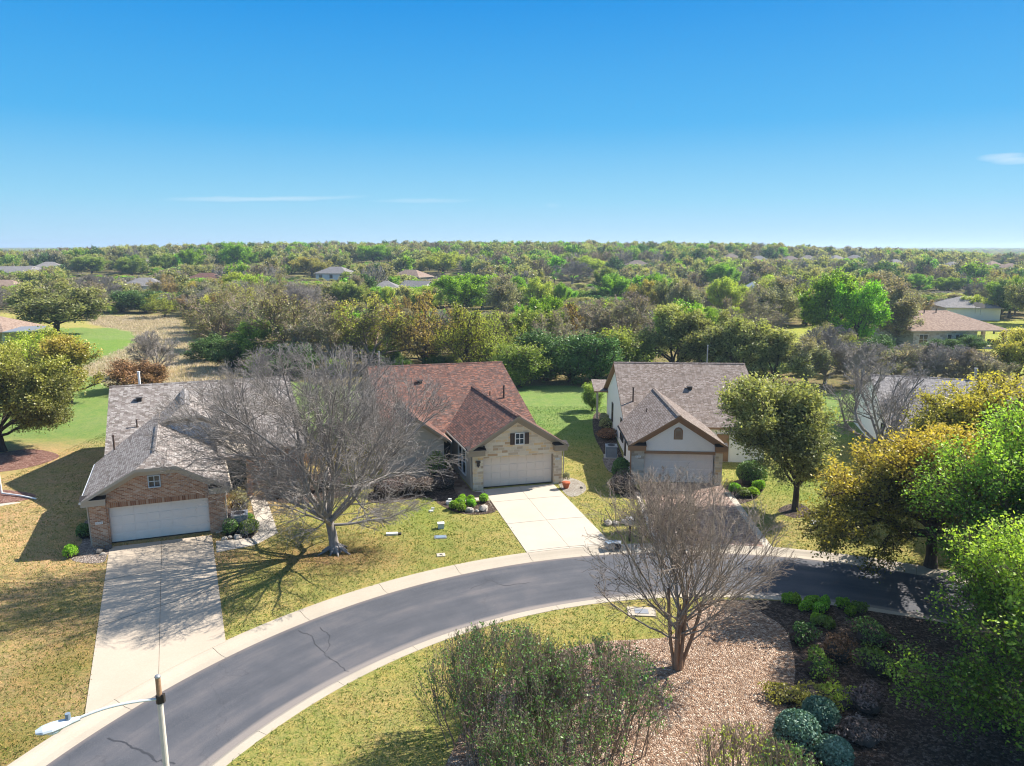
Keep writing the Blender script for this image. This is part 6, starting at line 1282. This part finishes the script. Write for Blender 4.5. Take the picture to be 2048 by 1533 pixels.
def lawn_grass():
    g = np.random.default_rng(12); n = 240000; x = g.uniform(-36, 36, n); y = g.uniform(20, 74, n); keep = np.abs(x) < .74 * y + 2
    keep &= g.random(n) < np.clip((40 / y) ** .8, .45, 1)
    r = np.hypot(x - RC[0], y - RC[1]); keep &= (r > 26.17) | (r < 19.7)
    def inp(P):
        c = np.zeros(len(x), bool); j = len(P) - 1
        for i in range(len(P)):
            a, b = P[i], P[j]; j = i
            if a[1] == b[1]: continue
            c ^= ((a[1] > y) != (b[1] > y)) & (x < (b[0] - a[0]) * (y - a[1]) / (b[1] - a[1]) + a[0])
        return c
    foot = [[h.t(*q, 0)[:2] for q in ((u0, w0), (u1, w0), (u1, w1), (u0, w1))] for h, u0, u1, w0, w1 in ((h1, 0, 6.8, 0, 8), (h1, 0, 12.2, 6, 23), (h2, 0, 6.2, 0, 8), (h2, -5.1, 6.2, 3.3, 23), (h3, .2, 6.1, 0, 8), (h3, .5, 10.8, 5.6, 20))]
    for P in EXC + foot: keep &= ~inp(P)
    x, y = x[keep], y[keep]; n = len(x); tint = np.array([ground_tint(a, b) for a, b in zip(x, y)])
    k = 2; x = np.repeat(x, k) + g.normal(0, .05, n * k); y = np.repeat(y, k) + g.normal(0, .05, n * k); tint = np.repeat(tint, k, 0); m = n * k
    pn = np.sin(x * 1.7 + 2 * np.sin(y * .9)) * np.sin(y * 1.9 + 1.7 * np.sin(x * 1.3)); v = np.clip(.45 + .16 * pn + g.normal(0, .22, m), 0, 1)
    hh = g.uniform(.025, .07, m); w = g.uniform(.012, .03, m); an = g.uniform(0, 6.28, m); dx, dy = np.cos(an) * w, np.sin(an) * w; lx, ly = g.normal(0, .04, m), g.normal(0, .04, m)
    V = np.stack([np.c_[x - dx, y - dy, np.full(m, -.01)], np.c_[x + dx, y + dy, np.full(m, -.01)], np.c_[x + lx + dx * .4, y + ly + dy * .4, hh], np.c_[x + lx - dx * .4, y + ly - dy * .4, hh]], 1).reshape(-1, 3)
    me = npmesh('lawn_grass', V, np.arange(4 * m).reshape(-1, 4), [M['blade']], {'v': np.repeat(v, 4), 'tint': np.repeat(tint, 4, 0)})
    tag(link('lawn_grass', me), 'short mottled green and straw lawn grass around the houses and on the island', 'grass', None, 'stuff'); print('lawn', m)
lawn_grass()
tufts('leaf_litter', ((570, 1085), (640, 1062), (740, 1070), (790, 1110), (720, 1150), (610, 1160), (540, 1130)), 2600, .05, 'redbush', 4, 'brown fallen leaves and thin turf round the foot of the big bare tree', 2, .1)
tufts('bed_litter', ((1400, 1205), (1560, 1212), (1592, 1330), (1560, 1480), (1540, 1540), (1100, 1540), (1000, 1420), (1200, 1290), (1345, 1275)), 2500, .05, 'seed', 2, 'dry litter scattered on the pebble bed', 2, .1)

# ------------------------------------------------------------------ sky, sun, camera
EL, AZ = 42.0, 27.0     # sun stands to the right and behind the houses
wd = bpy.data.worlds.new('World'); SC.world = wd; wd.use_nodes = True; nt = wd.node_tree; nt.nodes.clear()
ow = nt.nodes.new('ShaderNodeOutputWorld'); bg = nt.nodes.new('ShaderNodeBackground'); sk = nt.nodes.new('ShaderNodeTexSky'); sk.sky_type = 'NISHITA'; sk.sun_disc = False
sk.sun_elevation = R(EL); sk.sun_rotation = R(90 - AZ); sk.altitude = 200; sk.air_density = 1.0; sk.dust_density = 0.4; sk.ozone_density = 2.5
bg.inputs[1].default_value = 0.15
# thin cirrus wisps and one small cloud, in world directions
tc = nt.nodes.new('ShaderNodeTexCoord'); sx = nt.nodes.new('ShaderNodeSeparateXYZ'); nt.links.new(tc.outputs['Generated'], sx.inputs[0])
def wm(op, a, b=0.0, c=None):
    n = nt.nodes.new('ShaderNodeMath'); n.operation = op
    for i, v in enumerate((a, b) if c is None else (a, b, c)):
        if isinstance(v, (int, float)): n.inputs[i].default_value = v
        else: nt.links.new(v, n.inputs[i])
    return n.outputs[0]
azm = wm('ARCTAN2', sx.outputs[0], sx.outputs[1]); ele = wm('ARCSINE', sx.outputs[2])
cv = nt.nodes.new('ShaderNodeCombineXYZ'); nt.links.new(azm, cv.inputs[0]); nt.links.new(wm('MULTIPLY', ele, 6.0), cv.inputs[1])
nz = nt.nodes.new('ShaderNodeTexNoise'); nz.inputs['Scale'].default_value = 9; nz.inputs['Detail'].default_value = 6; nz.inputs['Roughness'].default_value = .6; nt.links.new(cv.outputs[0], nz.inputs['Vector'])
nd = wm('SUBTRACT', nz.outputs['Fac'], .5); cl = None
def direl(px, py):
    d = RAY(px, py); l = math.sqrt(sum(q * q for q in d)); return math.atan2(d[0], d[1]), math.asin(d[2] / l)
for px, py, wa, we, tilt, amp in ((530, 398, .125, .0036, .03, .32), (850, 402, .075, .0032, .02, .18), (2003, 317, .024, .0045, .0, .32), (2045, 323, .03, .0035, .0, .3), (1105, 411, .012, .004, 0, .08)):
    a0, e0 = direl(px, py)
    da = wm('DIVIDE', wm('SUBTRACT', azm, a0), wa); de = wm('DIVIDE', wm('SUBTRACT', wm('SUBTRACT', ele, e0), wm('ADD', wm('MULTIPLY', wm('SUBTRACT', azm, a0), tilt), wm('MULTIPLY', nd, we * 3.0))), we)
    q = wm('SUBTRACT', 1.0, wm('ADD', wm('MULTIPLY', da, da), wm('MULTIPLY', de, de))); q = wm('MULTIPLY', wm('MAXIMUM', wm('ADD', q, wm('MULTIPLY', nd, 1.2)), 0.0), amp)
    cl = q if cl is None else wm('ADD', cl, q)
cl = wm('MINIMUM', cl, .85)
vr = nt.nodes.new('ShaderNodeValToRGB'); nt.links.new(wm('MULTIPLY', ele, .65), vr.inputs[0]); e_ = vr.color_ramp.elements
SK = ((0, (1.5, 2.3, 2.9)), (.041, (.85, 2.0, 2.8)), (.1, (.22, 1.4, 2.7)), (.195, (.02, .92, 2.45)), (.45, (.5, 1.15, 2.3)), (1, (2.35, 2.2, 2.15)))  # upper stops, out of view, whitened as added fill light for shaded walls
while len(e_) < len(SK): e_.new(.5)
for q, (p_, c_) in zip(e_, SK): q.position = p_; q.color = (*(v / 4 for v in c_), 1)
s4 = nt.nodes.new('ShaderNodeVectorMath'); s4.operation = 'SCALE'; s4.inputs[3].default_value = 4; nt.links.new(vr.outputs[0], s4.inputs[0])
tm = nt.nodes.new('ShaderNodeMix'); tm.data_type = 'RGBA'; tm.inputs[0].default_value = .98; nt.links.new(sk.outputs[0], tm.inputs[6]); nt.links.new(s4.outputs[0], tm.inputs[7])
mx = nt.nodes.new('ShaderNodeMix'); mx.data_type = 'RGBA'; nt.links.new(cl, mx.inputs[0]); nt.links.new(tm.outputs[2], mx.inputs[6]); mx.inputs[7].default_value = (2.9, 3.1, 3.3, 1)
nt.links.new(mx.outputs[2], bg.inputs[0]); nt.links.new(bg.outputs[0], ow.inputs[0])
sl = bpy.data.lights.new('sun', 'SUN'); sl.energy = 5.0; sl.angle = R(.53); sl.color = (1, .93, .83); so = bpy.data.objects.new('sun', sl); COL.objects.link(so)
dv = Vector((math.cos(R(EL)) * math.cos(R(AZ)), math.cos(R(EL)) * math.sin(R(AZ)), math.sin(R(EL)))); so.rotation_euler = dv.to_track_quat('Z', 'Y').to_euler(); so.location = (60, 30, 60)
cam = bpy.data.cameras.new('camera'); cam.sensor_width = 36; cam.lens = 36 * F / 2048; cam.clip_start = .1; cam.clip_end = 20000
co = bpy.data.objects.new('camera', cam); COL.objects.link(co); co.location = (0, 0, HC); co.rotation_euler = (R(90) - PITCH, 0, 0); SC.camera = co
SC.view_settings.view_transform = 'Standard'; SC.view_settings.look = 'None'; SC.view_settings.gamma = 1; SC.view_settings.exposure = 1.1
SC.cycles.max_bounces = 6; SC.cycles.diffuse_bounces = 3; SC.cycles.transmission_bounces = 3; SC.cycles.glossy_bounces = 2; SC.cycles.caustics_reflective = False; SC.cycles.caustics_refractive = False

# thin air over the whole country
hz = MB(); hz.box(-6400, 6400, -6400, 6400, -1.3, 46); t = NT('haze'); pv = t.n.new('ShaderNodeVolumePrincipled'); pv.inputs['Density'].default_value = .00024; pv.inputs['Color'].default_value = (.62, .8, 1, 1); pv.inputs['Anisotropy'].default_value = .2
t.l(pv.outputs[0], t.out.inputs[1]); tag(hz.build('haze', t.m), kind='stuff', label='thin blue haze in the distance', cat='haze')
SC.cycles.volume_bounces = 0; SC.cycles.filter_width = 1.1
